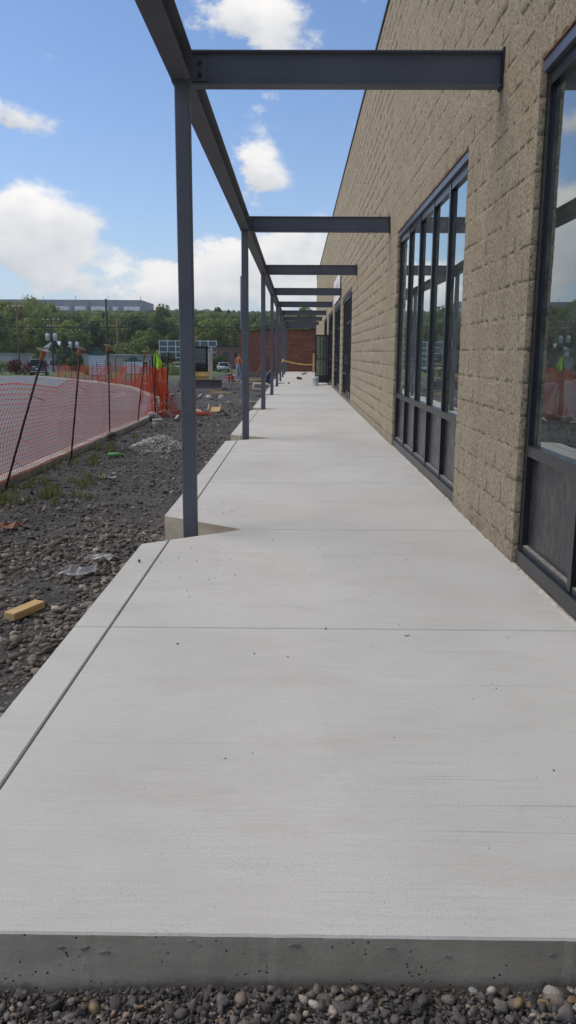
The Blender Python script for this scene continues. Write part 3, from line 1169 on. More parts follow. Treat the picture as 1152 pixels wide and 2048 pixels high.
# ------------------------------------------------------------------ loose stone
ico = bmesh.new()
bmesh.ops.create_icosphere(ico, subdivisions=2, radius=1)
ICO2 = (np.array([v.co[:] for v in ico.verts]), np.array([[v.index for v in f.verts] for f in ico.faces]))
ico.free()
ico = bmesh.new()
bmesh.ops.create_icosphere(ico, subdivisions=1, radius=1)
ICO1 = (np.array([v.co[:] for v in ico.verts]), np.array([[v.index for v in f.verts] for f in ico.faces]))
ico.free()


def stone_arrays(P, S, tmpl, flat=0.6, jag=0.15, angular=False):
    """P (n,3) centres, S (n,) mean radii"""
    tv, tf = tmpl
    n, m = len(P), len(tv)
    sx = S * rng.uniform(0.75, 1.5, n)
    sy = S * rng.uniform(0.7, 1.1, n)
    sz = S * rng.uniform(flat * 0.7, flat * 1.3, n)
    V = np.repeat(tv[None], n, 0)
    low = rng.normal(0, 1, (n, 3, 3)) * jag
    V = V + np.einsum('nmi,nij->nmj', np.sign(V) * np.abs(V) ** 1.5, low) * 0.6
    V = V * (1 + rng.normal(0, jag * (0.9 if angular else 0.35), (n, m, 1)))
    if angular:
        for _ in range(6):
            nrm = rng.normal(0, 1, (n, 1, 3))
            nrm /= np.linalg.norm(nrm, axis=2, keepdims=True)
            d = (V * nrm).sum(2, keepdims=True)
            lim = rng.uniform(0.28, 0.7, (n, 1, 1))
            V = V - nrm * np.maximum(0, d - lim)
    V = V * np.stack([sx, sy, sz], 1)[:, None, :]
    a = rng.uniform(0, 2 * np.pi, n)
    t1 = rng.normal(0, 0.35, n)
    t2 = rng.normal(0, 0.35, n)
    ca, sa, c1, s1, c2, s2 = np.cos(a), np.sin(a), np.cos(t1), np.sin(t1), np.cos(t2), np.sin(t2)
    X, Y, Z = V[..., 0], V[..., 1], V[..., 2]
    Y, Z = Y * c1[:, None] - Z * s1[:, None], Y * s1[:, None] + Z * c1[:, None]
    X, Z = X * c2[:, None] + Z * s2[:, None], -X * s2[:, None] + Z * c2[:, None]
    X, Y = X * ca[:, None] - Y * sa[:, None], X * sa[:, None] + Y * ca[:, None]
    V = np.stack([X, Y, Z], 2) + P[:, None, :]
    F = tf[None] + (np.arange(n) * m)[:, None, None]
    return V.reshape(-1, 3), F.reshape(-1, 3)


def scatter(x0, x1, y0, y1, s, ok, zf, jit=0.5):
    P = []
    ny, nxx = int((y1 - y0) / s), int((x1 - x0) / s)
    for j in range(ny):
        for i in range(nxx):
            x = x0 + (i + 0.5 + random.uniform(-jit, jit)) * s
            y = y0 + (j + 0.5 + random.uniform(-jit, jit)) * s
            if ok(x, y):
                P.append((x, y, zf(x, y)))
    return np.array(P)


def gz(x, y):
    z = terrain(x, y)
    if KERB_X + 0.05 < x < -1.0 and -1 < y < 26:
        z += (mnoise.noise(Vector((x * 1.6, y * 1.6, 0))) * 0.03 + mnoise.noise(Vector((x * 5, y * 5, 3))) * 0.012) * min(1, (x - KERB_X - 0.05) * 4)
    return z


# rounded stone beside the walkway
def river_ok(x, y):
    if not (-0.40 * y - 0.5 < x < -1.06):
        return False
    bare = mnoise.noise(Vector((x * 1.1, y * 0.9, 4))) + 0.5 * mnoise.noise(Vector((x * 3, y * 3, 8)))
    if bare > 0.22 and random.random() < 0.75:
        return False
    if y > 6.2:
        return random.random() < max(0.0, 1 - (y - 6.2) / 2.2) * 0.9
    return True


P = scatter(-3.4, -1.06, 2.3, 8.8, 0.034, river_ok, lambda x, y: gz(x, y) + random.uniform(-0.012, 0.010))
S = np.clip(rng.lognormal(math.log(0.0148), 0.5, len(P)), 0.006, 0.048)
P[:, 2] += 0.0
V, F = stone_arrays(P, S, ICO1, 0.6, 0.19)
# the nearest and biggest get the finer stone
tag(link('river_gravel', raw_mesh('river_gravel', V, F, True), GRAVEL_RIVER), 'loose brown and grey rounded gravel beside the walkway edge', 'gravel', None, 'stuff')
# crushed stone at the foot of the slab's front edge
P = scatter(-1.0, 1.0, 1.42, 1.605, 0.0085, lambda x, y: True, lambda x, y: -0.118 - 0.05 * max(0, -x - 0.1) + 0.018 * mnoise.noise(Vector((x * 5, y * 5, 9))) + random.uniform(-0.006, 0.006))
S = np.clip(rng.lognormal(math.log(0.0072), 0.5, len(P)), 0.0025, 0.026)
V, F = stone_arrays(P, S, ICO1, 0.7, 0.2, True)
P2 = scatter(-1.6, 1.6, 1.36, 1.585, 0.035, lambda x, y: random.random() < 0.6, lambda x, y: -0.112 - 0.05 * max(0, -x - 0.1) + 0.018 * mnoise.noise(Vector((x * 5, y * 5, 9))) + random.uniform(-0.004, 0.008))
S2 = np.clip(rng.lognormal(math.log(0.0145), 0.28, len(P2)), 0.008, 0.026)
V2, F2 = stone_arrays(P2, S2, ICO2, 0.62, 0.2, True)
tag(link('crushed_stone', raw_mesh('crushed_stone', np.concatenate([V, V2]), np.concatenate([F, F2 + len(V)])), GRAVEL_DARK), 'dark crushed stone along the foot of the slab front edge', 'gravel', None, 'stuff')


# dark rubble of the unpaved lot
def lot_ok(x, y):
    if y < 22:
        return x > KERB_X + 0.12 and random.random() < 0.9
    return x > edge_x(y) + 0.4 and random.random() < 0.55


P = np.concatenate([scatter(-3.35, -1.09, 2.6, 6.2, 0.032, lot_ok, gz), scatter(-3.35, -1.09, 6.2, 14, 0.05, lot_ok, gz), scatter(-3.35, -1.09, 14, 24, 0.095, lot_ok, gz), scatter(-9, -1.1, 24, 48, 0.22, lot_ok, gz)])
S = np.clip(rng.lognormal(math.log(0.013), 0.55, len(P)), 0.005, 0.05) * np.where(P[:, 1] < 6.2, 0.62, 1.0) * (1 + np.clip((P[:, 1] - 10) / 14, 0, 1.5))
V, F = stone_arrays(P, S, (ICO1[0], ICO1[1]), 0.55, 0.2, True)
tag(link('lot_rubble', raw_mesh('lot_rubble', V, F), GRAVEL_LOT), 'dark crushed rubble strewn over the unpaved lot', 'rubble', None, 'stuff')
# grit on the slab
P = []
for (cx, cy, sx_, sy_, n) in ((-0.52, 6.6, 0.16, 0.25, 60), (-0.55, 5.1, 0.22, 0.4, 50), (-0.1, 5.4, 0.35, 0.5, 30), (0.3, 3.4, 0.6, 1.2, 36), (0.75, 9, 0.5, 2.5, 40), (0.9, 2.6, 0.3, 0.6, 14)):
    for _ in range(n):
        x, y = random.gauss(cx, sx_), random.gauss(cy, sy_)
        if -0.87 < x < 1.35 and 1.7 < y < 30 and not any(abs(y - c) < 0.5 and x < -0.3 for c in COL_Y):
            P.append((x, y, 0.001))
P = np.array(P)
S = np.clip(rng.lognormal(math.log(0.0034), 0.45, len(P)), 0.0016, 0.010)
V, F = stone_arrays(P, S, ICO1, 0.6, 0.2, True)
tag(link('grit', raw_mesh('grit', V, F), GRAVEL_LOT), 'dark grit and crumbs scattered over the pale slab', 'grit', None, 'stuff')


def rock(name, loc, r, mat, label, cat='stone', flat=0.7, ang=True):
    V, F = stone_arrays(np.array([(0, 0, 0)], dtype=float), np.array([r]), ICO2, flat, 0.07 if ang else 0.11, ang)
    V[:, 2] -= V[:, 2].min() + r * 0.12
    o = link(name, raw_mesh(name, V, F), mat)
    o.location = loc
    return tag(o, label, cat)


PALE_ROCK = simple('pale_rough_stone', (0.38, 0.365, 0.335), 0.95, 0.35, 25, 0.6)
BROWN_ROCK = simple('brown_river_stone', (0.20, 0.14, 0.085), 0.8, 0.35, 60, 0.3)
DARK_ROCK = simple('dark_slaty_stone', (0.085, 0.08, 0.082), 0.85, 0.3, 20, 0.4)
GREY_ROCK = simple('grey_rough_stone', (0.19, 0.175, 0.155), 0.95, 0.3, 14, 0.5)
rock('stone', (0.592, 1.578, -0.126), 0.016, PALE_ROCK, 'largest pale lumpy stone at the right end of the crushed stone strip', flat=0.85, ang=False)
rock('stone', (0.632, 1.54, -0.126), 0.015, PALE_ROCK, 'pale lumpy stone in the photo’s bottom right corner', flat=0.85, ang=False)
rock('stone', (0.455, 1.588, -0.121), 0.011, PALE_ROCK, 'small pale stone against the slab front, left of the largest pale lump', flat=0.85, ang=False)
rock('stone', (0.415, 1.590, -0.121), 0.009, PALE_ROCK, 'smaller of two pale stones side by side against the slab front', flat=0.85, ang=False)
rock('stone', (0.05, 1.545, -0.122), 0.012, PALE_ROCK, 'pale pinkish stone lying alone in the middle of the crushed stone', flat=0.85, ang=False)
rock('stone', (0.567, 1.55, -0.118), 0.014, BROWN_ROCK, 'smooth orange brown pebble beside the pale lumps', flat=0.8, ang=False)
rock('stone', (0.505, 1.55, -0.118), 0.014, BROWN_ROCK, 'oval brown pebble left of the orange brown pebble', flat=0.8, ang=False)
rock('stone', (0.105, 1.54, -0.120), 0.026, DARK_ROCK, 'long dark slab of stone right of the lone pale pinkish stone', flat=0.4)
rock('stone', (-0.445, 1.545, -0.142), 0.015, BROWN_ROCK, 'rusty brown stone at the left of the crushed stone strip', flat=0.8, ang=False)
rock('boulder', (-1.20, 5.52, -0.21), 0.07, GREY_ROCK, 'fist sized grey rock by the slab corner near the first post')
rock('pebble', (-1.00, 4.95, 0.0), 0.014, GREY_ROCK, 'small grey pebble lying on the slab edge strip', flat=0.8)
# pale heap of crushed stone
PC = Vector((-2.25, 13.1))
P = []
for _ in range(2600):
    a, q = random.uniform(0, 2 * math.pi), math.sqrt(random.random())
    x, y = PC.x + 0.47 * q * math.cos(a), PC.y + 0.75 * q * math.sin(a)
    P.append((x, y, gz(x, y) + 0.23 * (1 - q) ** 1.1 * (1 + 0.3 * mnoise.noise(Vector((x * 4, y * 4, 0)))) + 0.01))
P = np.array(P)
V, F = stone_arrays(P, np.clip(rng.lognormal(math.log(0.017), 0.3, len(P)), 0.008, 0.035), ICO1, 0.7, 0.2, True)
mb = MB()
mb.lathe([(0.5, -0.02), (0.3, 0.09), (0.12, 0.16), (0.02, 0.20)], (0, 0, 0), 14)
heap = tag(empty('stone_heap', (PC.x, PC.y, gz(PC.x, PC.y))), 'low heap of pale crushed stone on the dark lot', 'stone heap')
core = mb.build('heap_core', PALE_ROCK, heap)
core.scale = (0.9, 1.45, 0.95)
ho = link('loose_stones', raw_mesh('loose_stones', V, F), GRAVEL_PALE, heap, (PC.x, PC.y, gz(PC.x, PC.y)))
ho['kind'] = 'stuff'

# ------------------------------------------------------------------ orange net fences
POSTS = [  # base x, y ; top x, y, z
    (-3.24, 5.9, -2.95, 5.85, 1.33), (-3.24, 8.66, -2.68, 8.62, 1.32), (-3.25, 11.41, -3.03, 11.4, 1.36),
    (-3.37, 14.42, -3.335, 14.42, 1.42), (-3.40, 17.07, -3.185, 17.05, 1.33), (-3.42, 19.4, -3.40, 19.4, 1.02)]
fence = tag(empty('net_fence', (-3.35, 12, -0.15)), 'orange plastic net fence on leaning rusty rods along the near kerb', 'fence')
FB = (-3.35, 12, -0.15)


def net_mesh(cols, zfrac_n, strand):
    """cols: list of columns, each a list of points bottom..top; ribbons run both ways"""
    V, Fq = [], []

    def rib(pts, w, dirv):
        base = len(V)
        for p, d in zip(pts, dirv):
            V.append(p - d * w / 2)
            V.append(p + d * w / 2)
        for i in range(len(pts) - 1):
            k = base + 2 * i
            Fq.append((k, k + 1, k + 3, k + 2))
    n, m = len(cols), len(cols[0])
    for i in range(n):
        pts = cols[i]
        a, b = cols[max(0, i - 1)], cols[min(n - 1, i + 1)]
        rib(pts, strand * 1.0, [(b[j] - a[j]).normalized() for j in range(m)])
        rib(pts, strand * 0.35, [(b[j] - a[j]).cross(Vector((0, 0, 1))).normalized() for j in range(m)])
    for j in range(m):
        pts = [cols[i][j] for i in range(n)]
        rib(pts, strand * (0.9 if j in (0, m - 1) else 0.45), [(cols[i][min(m - 1, j + 1)] - cols[i][max(0, j - 1)]).normalized() for i in range(n)])
    # knots
    for i in range(0, n):
        for j in range(m):
            p = cols[i][j]
            d = (cols[min(n - 1, i + 1)][j] - cols[max(0, i - 1)][j]).normalized()
            u = (cols[i][min(m - 1, j + 1)] - cols[i][max(0, j - 1)]).normalized()
            nn = d.cross(u) * 0.002
            s = strand * 1.15
            k = len(V)
            V.extend([p - d * s + nn, p - u * s + nn, p + d * s + nn, p + u * s + nn])
            Fq.append((k, k + 1, k + 2, k + 3))
    return raw_mesh('net', [tuple(v) for v in V], Fq)


def post_at(y):
    for (a, b) in zip(POSTS, POSTS[1:]):
        if y <= b[1]:
            t = max(0, (y - a[1]) / (b[1] - a[1]))
            la = (a[2] - a[0]) / 1.5
            lb = (b[2] - b[0]) / 1.5
            return a[0] + (b[0] - a[0]) * t, la + (lb - la) * smooth01(t), t
    return POSTS[-1][0], 0.0, 1.0


cols = []
yv = 4.2
while yv < 19.42:
    bx, lean, t = post_at(yv)
    sag = 0.07 * math.sin(math.pi * t) ** 2 if yv > 5.9 else 0
    ht = (1.16 - 0.02 * (yv - 5)) - sag
    if yv > 17:
        ht += 0.15 * smooth01((yv - 17) / 2.4)
    col = []
    for j in range(22):
        f_ = j / 21
        z = -0.11 + ht * f_
        bulge = 0.05 * math.sin(f_ * math.pi) * math.sin(yv * 0.9) + 0.05 * mnoise.noise(Vector((yv * 0.8, f_ * 2.0, 2)))
        col.append(Vector((bx - 0.02 + lean * ht * f_ - abs(bulge) - 0.015, yv + 0.05 * math.sin(f_ * 4 + yv), z + 0.07 * mnoise.noise(Vector((yv * 0.7, f_, 5))) * f_)))
    cols.append(col)
    yv += 0.085
link('net', net_mesh(cols, 22, 0.0115), NET, fence, FB)
for i, (bx, by, tx, ty, tz) in enumerate(POSTS):
    a, b = Vector((bx, by, -0.3)), Vector((tx, ty, tz))
    po = MB().tube([a, b], 0.013 if i else 0.012, 7).build('post', REBAR, fence, FB)
    if i < 5:
        ax = (b - a).normalized()
        # plastic mushroom cap with a square plate
        mb = MB()
        mb.lathe([(0.024, -0.10), (0.030, -0.02), (0.046, 0.0)], (0, 0, 0), 10)
        cp = mb.build('cap', CAPC, po)
        mb = MB()
        mb.box(-0.062, 0.062, -0.062, 0.062, 0.0005, 0.018)
        pl = mb.build('cap_plate', CAPW, po)
        q = Vector((0, 0, 1)).rotation_difference((ax + Vector((random.uniform(-0.1, 0.3), 0.1, 0))).normalized())
        for o in (cp, pl):
            o.location = b
            o.rotation_mode = 'QUATERNION'
            o.rotation_quaternion = q
        for z in ((0.15, 0.4, 0.85, 0.62) if i < 4 else (0.3, 0.7)):
            p = a + (b - a) * ((z + 0.3) / (tz + 0.3))
            d = Vector((random.uniform(0.6, 1), random.uniform(-0.8, 0.2), random.uniform(-0.45, -0.05))).normalized()
            MB().tube([p - d * 0.03, p + d * 0.06 + Vector((0, 0, 0.006)), p + d * random.uniform(0.11, 0.2)], 0.003, 4).build('cable_tie', TIE if random.random() < 0.6 else REBAR, po)
# net spilled off the last rod onto the lot
cols = []
for i in range(46):
    t = i / 45
    x = -3.40 + 1.25 * t
    y = 19.45 + 0.35 * math.sin(t * 2.5)
    top = 0.95 * (1 - smooth01(t / 0.42)) + 0.16 * (1 - t) + 0.04
    cols.append([Vector((x + 0.05 * math.sin(j * 1.9 + i * 0.7), y + 0.10 * math.sin(j * 1.3 + i * 0.5) + 0.014 * j, gz(x, y) + 0.02 + top * (j / 15) + 0.03 * math.sin(j * 2.2 + i))) for j in range(16)])
link('net', net_mesh(cols, 16, 0.0115), NET, fence, FB)
# crumpled net bunched round the last rod
cols = []
for i in range(40):
    a_ = i * 0.42
    cols.append([Vector((-3.4 + (0.10 + 0.22 * (1 - j / 16) ** 2) * math.cos(a_ + j * 0.2) * (0.6 + 0.4 * math.sin(i)), 19.4 + 0.16 * math.sin(a_), -0.2 + 1.15 * j / 16)) for j in range(17)])
link('net', net_mesh(cols, 17, 0.010), NET, fence, FB)

far_fence = tag(empty('net_fence', (-8, 40, terrain(-8, 40))), 'orange plastic net fence curving along the far kerb of the driveway', 'fence')
FFB = (-8, 40, terrain(-8, 40))
path = [(-3.42, 19.5), (-3.7, 22.5)] + [(x + 0.35, y) for x, y in ROAD_EDGE[3:9]]
cols = []
tot = 0
for (x0, y0), (x1, y1) in zip(path, path[1:]):
    L = math.hypot(x1 - x0, y1 - y0)
    n = int(L / 0.12)
    for i in range(n):
        t = i / n
        x, y = x0 + (x1 - x0) * t, y0 + (y1 - y0) * t
        s = tot + L * t
        ht = 1.12 + 0.05 * math.sin(s * 0.9) - 0.06 * abs(math.sin(s * 0.42))
        cols.append([Vector((x + 0.10 * math.sin(s * 0.8 + f_ * 0.25), y, terrain(x, y) + 0.04 + ht * f_ / 18)) for f_ in range(19)])
    tot += L
link('net', net_mesh(cols, 19, 0.017), NET, far_fence, FFB)
s_next = 0
for k in range(0, len(cols), 22):
    p = cols[k][0]
    h = 1.25 + random.uniform(-0.1, 0.3)
    MB().tube([(p.x, p.y, p.z - 0.1), (p.x + random.uniform(-0.1, 0.1), p.y, p.z + h)], 0.02, 5).build('post', REBAR, far_fence, FFB)

# lime flag on its own thin rod
fl = tag(empty('flag', (-3.36, 19.1, -0.2)), 'lime green safety flag drooping on a thin rod', 'flag')
MB().tube([(0, 0, 0), (0.015, 0, 0.9), (0.05, 0, 1.53)], 0.011, 6).build('rod', REBAR, fl)
mb = MB()
g_ = [[None] * 7 for _ in range(8)]
for i in range(8):
    for j in range(7):
        u, v = i / 7, j / 6
        w = 0.015 + 0.21 * (v / 0.62 if v < 0.62 else 1 - (v - 0.62) / 0.5)
        g_[i][j] = mb.bm.verts.new((0.03 + w * (u - 0.33) + 0.05 * v, 0.05 * math.sin(u * 6.5 + v * 1.5) * v, 1.53 - 0.37 * v - 0.05 * u * v))
for i in range(7):
    for j in range(6):
        mb.bm.faces.new((g_[i][j], g_[i + 1][j], g_[i + 1][j + 1], g_[i][j + 1]))
fo = mb.build('cloth', LIME, fl)
sm = fo.modifiers.new('thickness', 'SOLIDIFY')
sm.thickness = 0.004

# ------------------------------------------------------------------ things on the lot
def lumber(name, loc, size, rz, mat, label, tilt=0.0, cat='lumber', group=None):
    mb = MB()
    mb.box(-size[0] / 2, size[0] / 2, -size[1] / 2, size[1] / 2, 0, size[2])
    mb.bevel(min(size) * 0.08)
    o = mb.build(name, mat)
    o.location = loc
    o.rotation_euler = (tilt, tilt * 0.6, rz)
    return tag(o, label, cat, group)


lumber('wood_block', (-1.60, 4.52, -0.205), (0.29, 0.075, 0.045), math.radians(72), WOODY, 'short offcut of yellow pine lying on the gravel beside the walkway', 0.06)
# short wooden form tray
def tray(loc, rz, label):
    r = tag(empty('form_box', loc, rz), label, 'form box')
    for i in range(4):
        MB().box(-0.14 + i * 0.072, -0.14 + i * 0.072 + 0.066, -0.26, 0.26, 0.02, 0.04).build('slat', WOODY, r)
    for sx in (-0.168, 0.146):
        MB().box(sx, sx + 0.022, -0.27, 0.27, 0.0, 0.115).build('side', WOODP, r)
    MB().box(-0.145, 0.145, -0.285, -0.262, 0, 0.075).build('end', WOODP, r)
    return r


t_ = tray((-2.22, 21.7, gz(-2.22, 21.7) + 0.02), 0.06, 'small open box nailed from yellow pine slats on the rubble')
t_.rotation_euler = (0.22, 0, 0.06)
lumber('plywood_scrap', (-2.62, 20.9, gz(-2.6, 20.9) + 0.01), (0.34, 0.5, 0.02), 0.3, WOODP, 'pale scrap of plywood leaning behind the first post', 0.25)
lumber('board', (-3.3, 34.2, gz(-3.3, 34.2) + 0.06), (0.62, 0.14, 0.05), 0.1, WOODY, 'upper of two short yellow boards in front of the bucket')
lumber('board', (-3.15, 33.8, gz(-3.15, 33.8) + 0.01), (0.8, 0.12, 0.045), -0.12, WOODP, 'lower of two short yellow boards in front of the bucket')
lumber('board', (-4.3, 35.6, gz(-4.3, 35.6) + 0.03), (1.3, 0.1, 0.04), 0.12, WOODG, 'grey board on the ground along the bucket edge')
lumber('board', (-3.1, 46.0, gz(-3.1, 46) + 0.08), (2.3, 0.2, 0.05), 0.03, WOODG, 'long grey plank below the red machine')
for i, (x, y, l, rz, z, lab) in enumerate([(-2.4, 47, 1.7, 0.2, 0.10, 'lowest of the pale planks heaped before the brick wall'), (-2.5, 47.2, 1.4, -0.25, 0.16, 'pale plank crossing the heap before the brick wall'), (-2.2, 46.9, 1.2, 0.05, 0.22, 'uppermost pale plank of the heap before the brick wall')]):
    lumber('plank', (x, y, gz(x, y) + z), (l, 0.24, 0.05), rz, WOODP if i else WOODG, lab)
lumber('form_board_stack', (-1.75, 39.2, gz(-1.75, 39) + 0.02), (0.75, 0.5, 0.30), 0.2, WOODG, 'stack of grey form boards beside the crouching worker', 0.1)
lumber('form_board', (-1.62, 37.0, gz(-1.6, 37) + 0.02), (0.75, 0.35, 0.12), -0.1, WOODG, 'low grey form board at the slab edge in front of the crouching worker', 0.0)
lumber('shovel_handle', (-2.75, 55.0, terrain(-2.7, 55) + 0.35), (0.05, 0.05, 1.0), 0.0, WOODY, 'wooden handle leaning before the brick wall', 0.0).rotation_euler = (0.2, 0.5, 0)
lumber('stake', (-3.83, 47.0, terrain(-3.8, 47) - 0.05), (0.05, 0.05, 1.15), 0.0, WOODP, 'upright pale stake left of the standing worker', 0.0)

# green bottle, paint can, broken kerb lumps
mb = MB()
mb.lathe([(0.030, 0), (0.034, 0.01), (0.034, 0.15), (0.030, 0.17), (0.012, 0.20), (0.012, 0.215)], (0, 0, 0), 12)
gb = mb.build('bottle', simple('green_plastic', (0.12, 0.33, 0.10), 0.45))
gb.rotation_euler = (0, math.radians(88), 0.15)
gb.location = (-2.80, 11.85, gz(-2.7, 11.9) + 0.045)
tag(gb, 'green plastic bottle lying on the lot beyond the weeds', 'bottle')
mb = MB()
mb.lathe([(0.085, 0), (0.092, 0.01), (0.098, 0.08), (0.103, 0.085), (0.103, 0.10), (0.105, 0.17), (0.112, 0.175), (0.112, 0.19), (0.10, 0.19), (0.09, 0.03)], (0, 0, 0), 18)
pc = mb.build('pail', simple('chalky_white_plastic', (0.52, 0.50, 0.44), 0.7, 0.15, 10))
pc.location = (-2.93, 16.9, gz(-2.9, 16.9) - 0.02)
tag(pc, 'small dirty white pail half sunk in rubble near the fence end', 'pail')
rock('kerb_lump', (-3.22, 18.3, gz(-3.2, 18.3) + 0.02), 0.20, PALE_ROCK, 'larger lump of broken kerb under the bunched net', 'concrete lump', 0.6)
rock('kerb_lump', (-2.75, 18.5, gz(-2.75, 18.5) + 0.01), 0.12, PALE_ROCK, 'pointed lump of broken kerb right of the bunched net', 'concrete lump', 0.8)
rock('kerb_lump', (-3.30, 14.2, -0.2), 0.14, GREY_ROCK, 'weathered lump of concrete at the foot of the third fence rod', 'concrete lump', 0.5)
# scraps of torn sheeting on the gravel
def scrap(loc, s, rz, mat, label):
    mb = MB()
    n = 5
    g2 = [[mb.bm.verts.new(((i / n - 0.5) * s * random.uniform(0.8, 1.2), (j / 3 - 0.5) * s * 0.35 * random.uniform(0.7, 1.3), abs(random.gauss(0, s * 0.09)))) for j in range(4)] for i in range(n + 1)]
    for i in range(n):
        for j in range(3):
            mb.bm.faces.new((g2[i][j], g2[i + 1][j], g2[i + 1][j + 1], g2[i][j + 1]))
    o = mb.build('scrap', mat)
    o.location = loc
    o.rotation_euler = (0.15, 0.1, rz)
    o.modifiers.new('thickness', 'SOLIDIFY').thickness = 0.004
    return tag(o, label, 'scrap')


SCR = simple('torn_grey_sheet', (0.36, 0.36, 0.36), 0.7, 0.2, 10)
scrap((-1.50, 5.35, -0.19), 0.26, 0.9, SCR, 'torn grey scrap on the gravel left of the slab corner')
scrap((-1.42, 5.75, -0.19), 0.22, 0.5, SCR, 'folded grey scrap behind the grey rock')
scrap((-2.32, 9.7, -0.2), 0.22, 0.2, SCR, 'pale scrap on the dark lot beyond the river gravel')
scrap((-2.5, 6.85, -0.19), 0.30, 0.9, simple('rusty_tin', (0.26, 0.12, 0.07), 0.8, 0.3, 9), 'rusty brown scrap on the gravel at the photo’s left edge')
scrap((0.53, 3.63, 0.004), 0.032, 0.2, simple('white_paper', (0.75, 0.75, 0.74), 0.8), 'tiny scrap of white paper on the slab by the nearest joint')
for i, (x, y, r, lab) in enumerate([(-3.5, 29.5, 0.16, 'whitish rubble lump left of the pale boards'), (-3.1, 28.8, 0.2, 'biggest whitish rubble lump in front of the bucket'), (-2.75, 29.4, 0.14, 'whitish rubble lump right of the biggest one'), (-4.7, 30.5, 0.15, 'whitish lump just right of the net fence end'), (-2.0, 24.5, 0.12, 'pale lump of concrete near the second post')]):
    rock('rubble_lump', (x, y, gz(x, y)), r, PALE_ROCK, lab, 'rubble', 0.5)
lumber('board', (-1.45, 26.0, gz(-1.45, 26) + 0.03), (0.75, 0.25, 0.05), 0.1, WOODG, 'pale grey board against the slab edge near the third post')

# weeds along the kerb
def blades(spots, name, label, n, hmax, w):
    V, Fq = [], []
    for (cx, cy, sx_, sy_, k) in spots:
        for _ in range(int(n * k)):
            x, y = random.gauss(cx, sx_), random.gauss(cy, sy_)
            if x < KERB_X + 0.12:
                x = KERB_X + 0.12 + random.random() * 0.2
            z = gz(x, y)
            h = hmax * random.uniform(0.35, 1.0)
            a = random.uniform(0, 6.28)
            lean = random.uniform(0.2, 0.9) * h
            d = Vector((math.cos(a), math.sin(a), 0))
            s = Vector((-d.y, d.x, 0)) * w
            p0 = Vector((x, y, z - 0.01))
            p1 = p0 + d * lean * 0.35 + Vector((0, 0, h * 0.65))
            p2 = p0 + d * lean + Vector((0, 0, h * random.uniform(0.75, 1.0)))
            b0 = len(V)
            V += [p0 - s, p0 + s, p1 + s * 0.8, p1 - s * 0.8, p2 + s * 0.1, p2 - s * 0.1]
            Fq += [(b0, b0 + 1, b0 + 2, b0 + 3), (b0 + 3, b0 + 2, b0 + 4, b0 + 5)]
    return tag(link(name, raw_mesh(name, [tuple(v) for v in V], Fq), GRASSM), label, 'weeds', None, 'stuff')


TUFTS = []
for cx, cy, sx_, sy_, n_ in ((-2.95, 8.1, 0.22, 0.35, 15), (-2.7, 8.45, 0.28, 0.25, 9), (-2.5, 9.35, 0.2, 0.3, 11), (-3.15, 9.3, 0.1, 0.8, 6), (-2.9, 11.6, 0.16, 0.7, 10), (-3.15, 13, 0.1, 1.2, 8)):
    for _ in range(n_):
        TUFTS.append((random.gauss(cx, sx_), random.gauss(cy, sy_), 0.035, 0.035, random.uniform(0.4, 1.3)))
blades(TUFTS, 'weeds', 'tufts of green weeds growing along the near kerb', 26, 0.13, 0.0045)

# ------------------------------------------------------------------ things on the walkway
mb = MB()
mb.lathe([(0.112, 0.0), (0.118, 0.01), (0.136, 0.30), (0.146, 0.305), (0.146, 0.325), (0.138, 0.33), (0.138, 0.365), (0.143, 0.37), (0.143, 0.38), (0.130, 0.38), (0.110, 0.03)], (0, 0, 0), 24)
pb = tag(empty('bucket', (0.76, 33.5, 0.0)), 'white plastic pail standing on the slab by the open door', 'bucket')
mb.build('body', WHITE, pb)
mb = MB()
mb.tube([(0.146 * math.cos(a), 0.15 * math.sin(a), 0.31 - 0.13 * math.sin(a) if False else 0.31 - 0.10 * math.cos(a - 1.57) ** 2) for a in np.linspace(math.pi, 2 * math.pi, 12)], 0.004, 5)
mb.build('bail_handle', ALU, pb)
MB().prism([(0.03, 0.10), (0.09, 0.10), (0.09, 0.24), (0.03, 0.24)], 'y', -0.141, -0.128).build('label', simple('grey_print', (0.35, 0.36, 0.38), 0.6), pb)
rk = stone_arrays(np.array([(0, 0, 0.05)], dtype=float), np.array([0.15]), ICO2, 0.45, 0.2)
bag = link('tool_bag', raw_mesh('tool_bag', rk[0], rk[1], True), BLACKP)
bag.location = (0.12, 42.5, -0.02)
tag(bag, 'small dark bundle lying on the far slab beyond the pail', 'bundle')
rk = stone_arrays(np.array([(0, 0, 0.03)], dtype=float), np.array([0.07]), ICO2, 0.5, 0.2)
bag = link('glove', raw_mesh('glove', rk[0], rk[1], True), BLACKP)
bag.location = (-0.36, 36.2, -0.02)
tag(bag, 'little black lump on the slab just past the step', 'glove')
rk = stone_arrays(np.array([(0, 0, 0.07)], dtype=float), np.array([0.16]), ICO2, 0.6, 0.2)
bag = link('rag_heap', raw_mesh('rag_heap', rk[0], rk[1], True), simple('grey_rag', (0.22, 0.21, 0.18), 0.9, 0.3, 12))
bag.location = (0.45, 52.0, -0.02)
tag(bag, 'greyish heap on the far slab near the brick wall', 'rags')
lumber('lath', (-0.75, 36.6, -0.028), (0.9, 0.05, 0.03), 1.2, WOODG, 'thin lath on the slab beside the far posts')
lumber('lath', (1.02, 34.2, 0.002), (0.8, 0.05, 0.02), 0.12, simple('brown_bar', (0.16, 0.10, 0.08), 0.8), 'thin brown bar on the slab right of the white pail')
lumber('plank', (1.17, 57.5, -0.03), (0.13, 0.05, 1.35), 0.0, WOODP, 'brownish plank standing at the far end of the block wall')
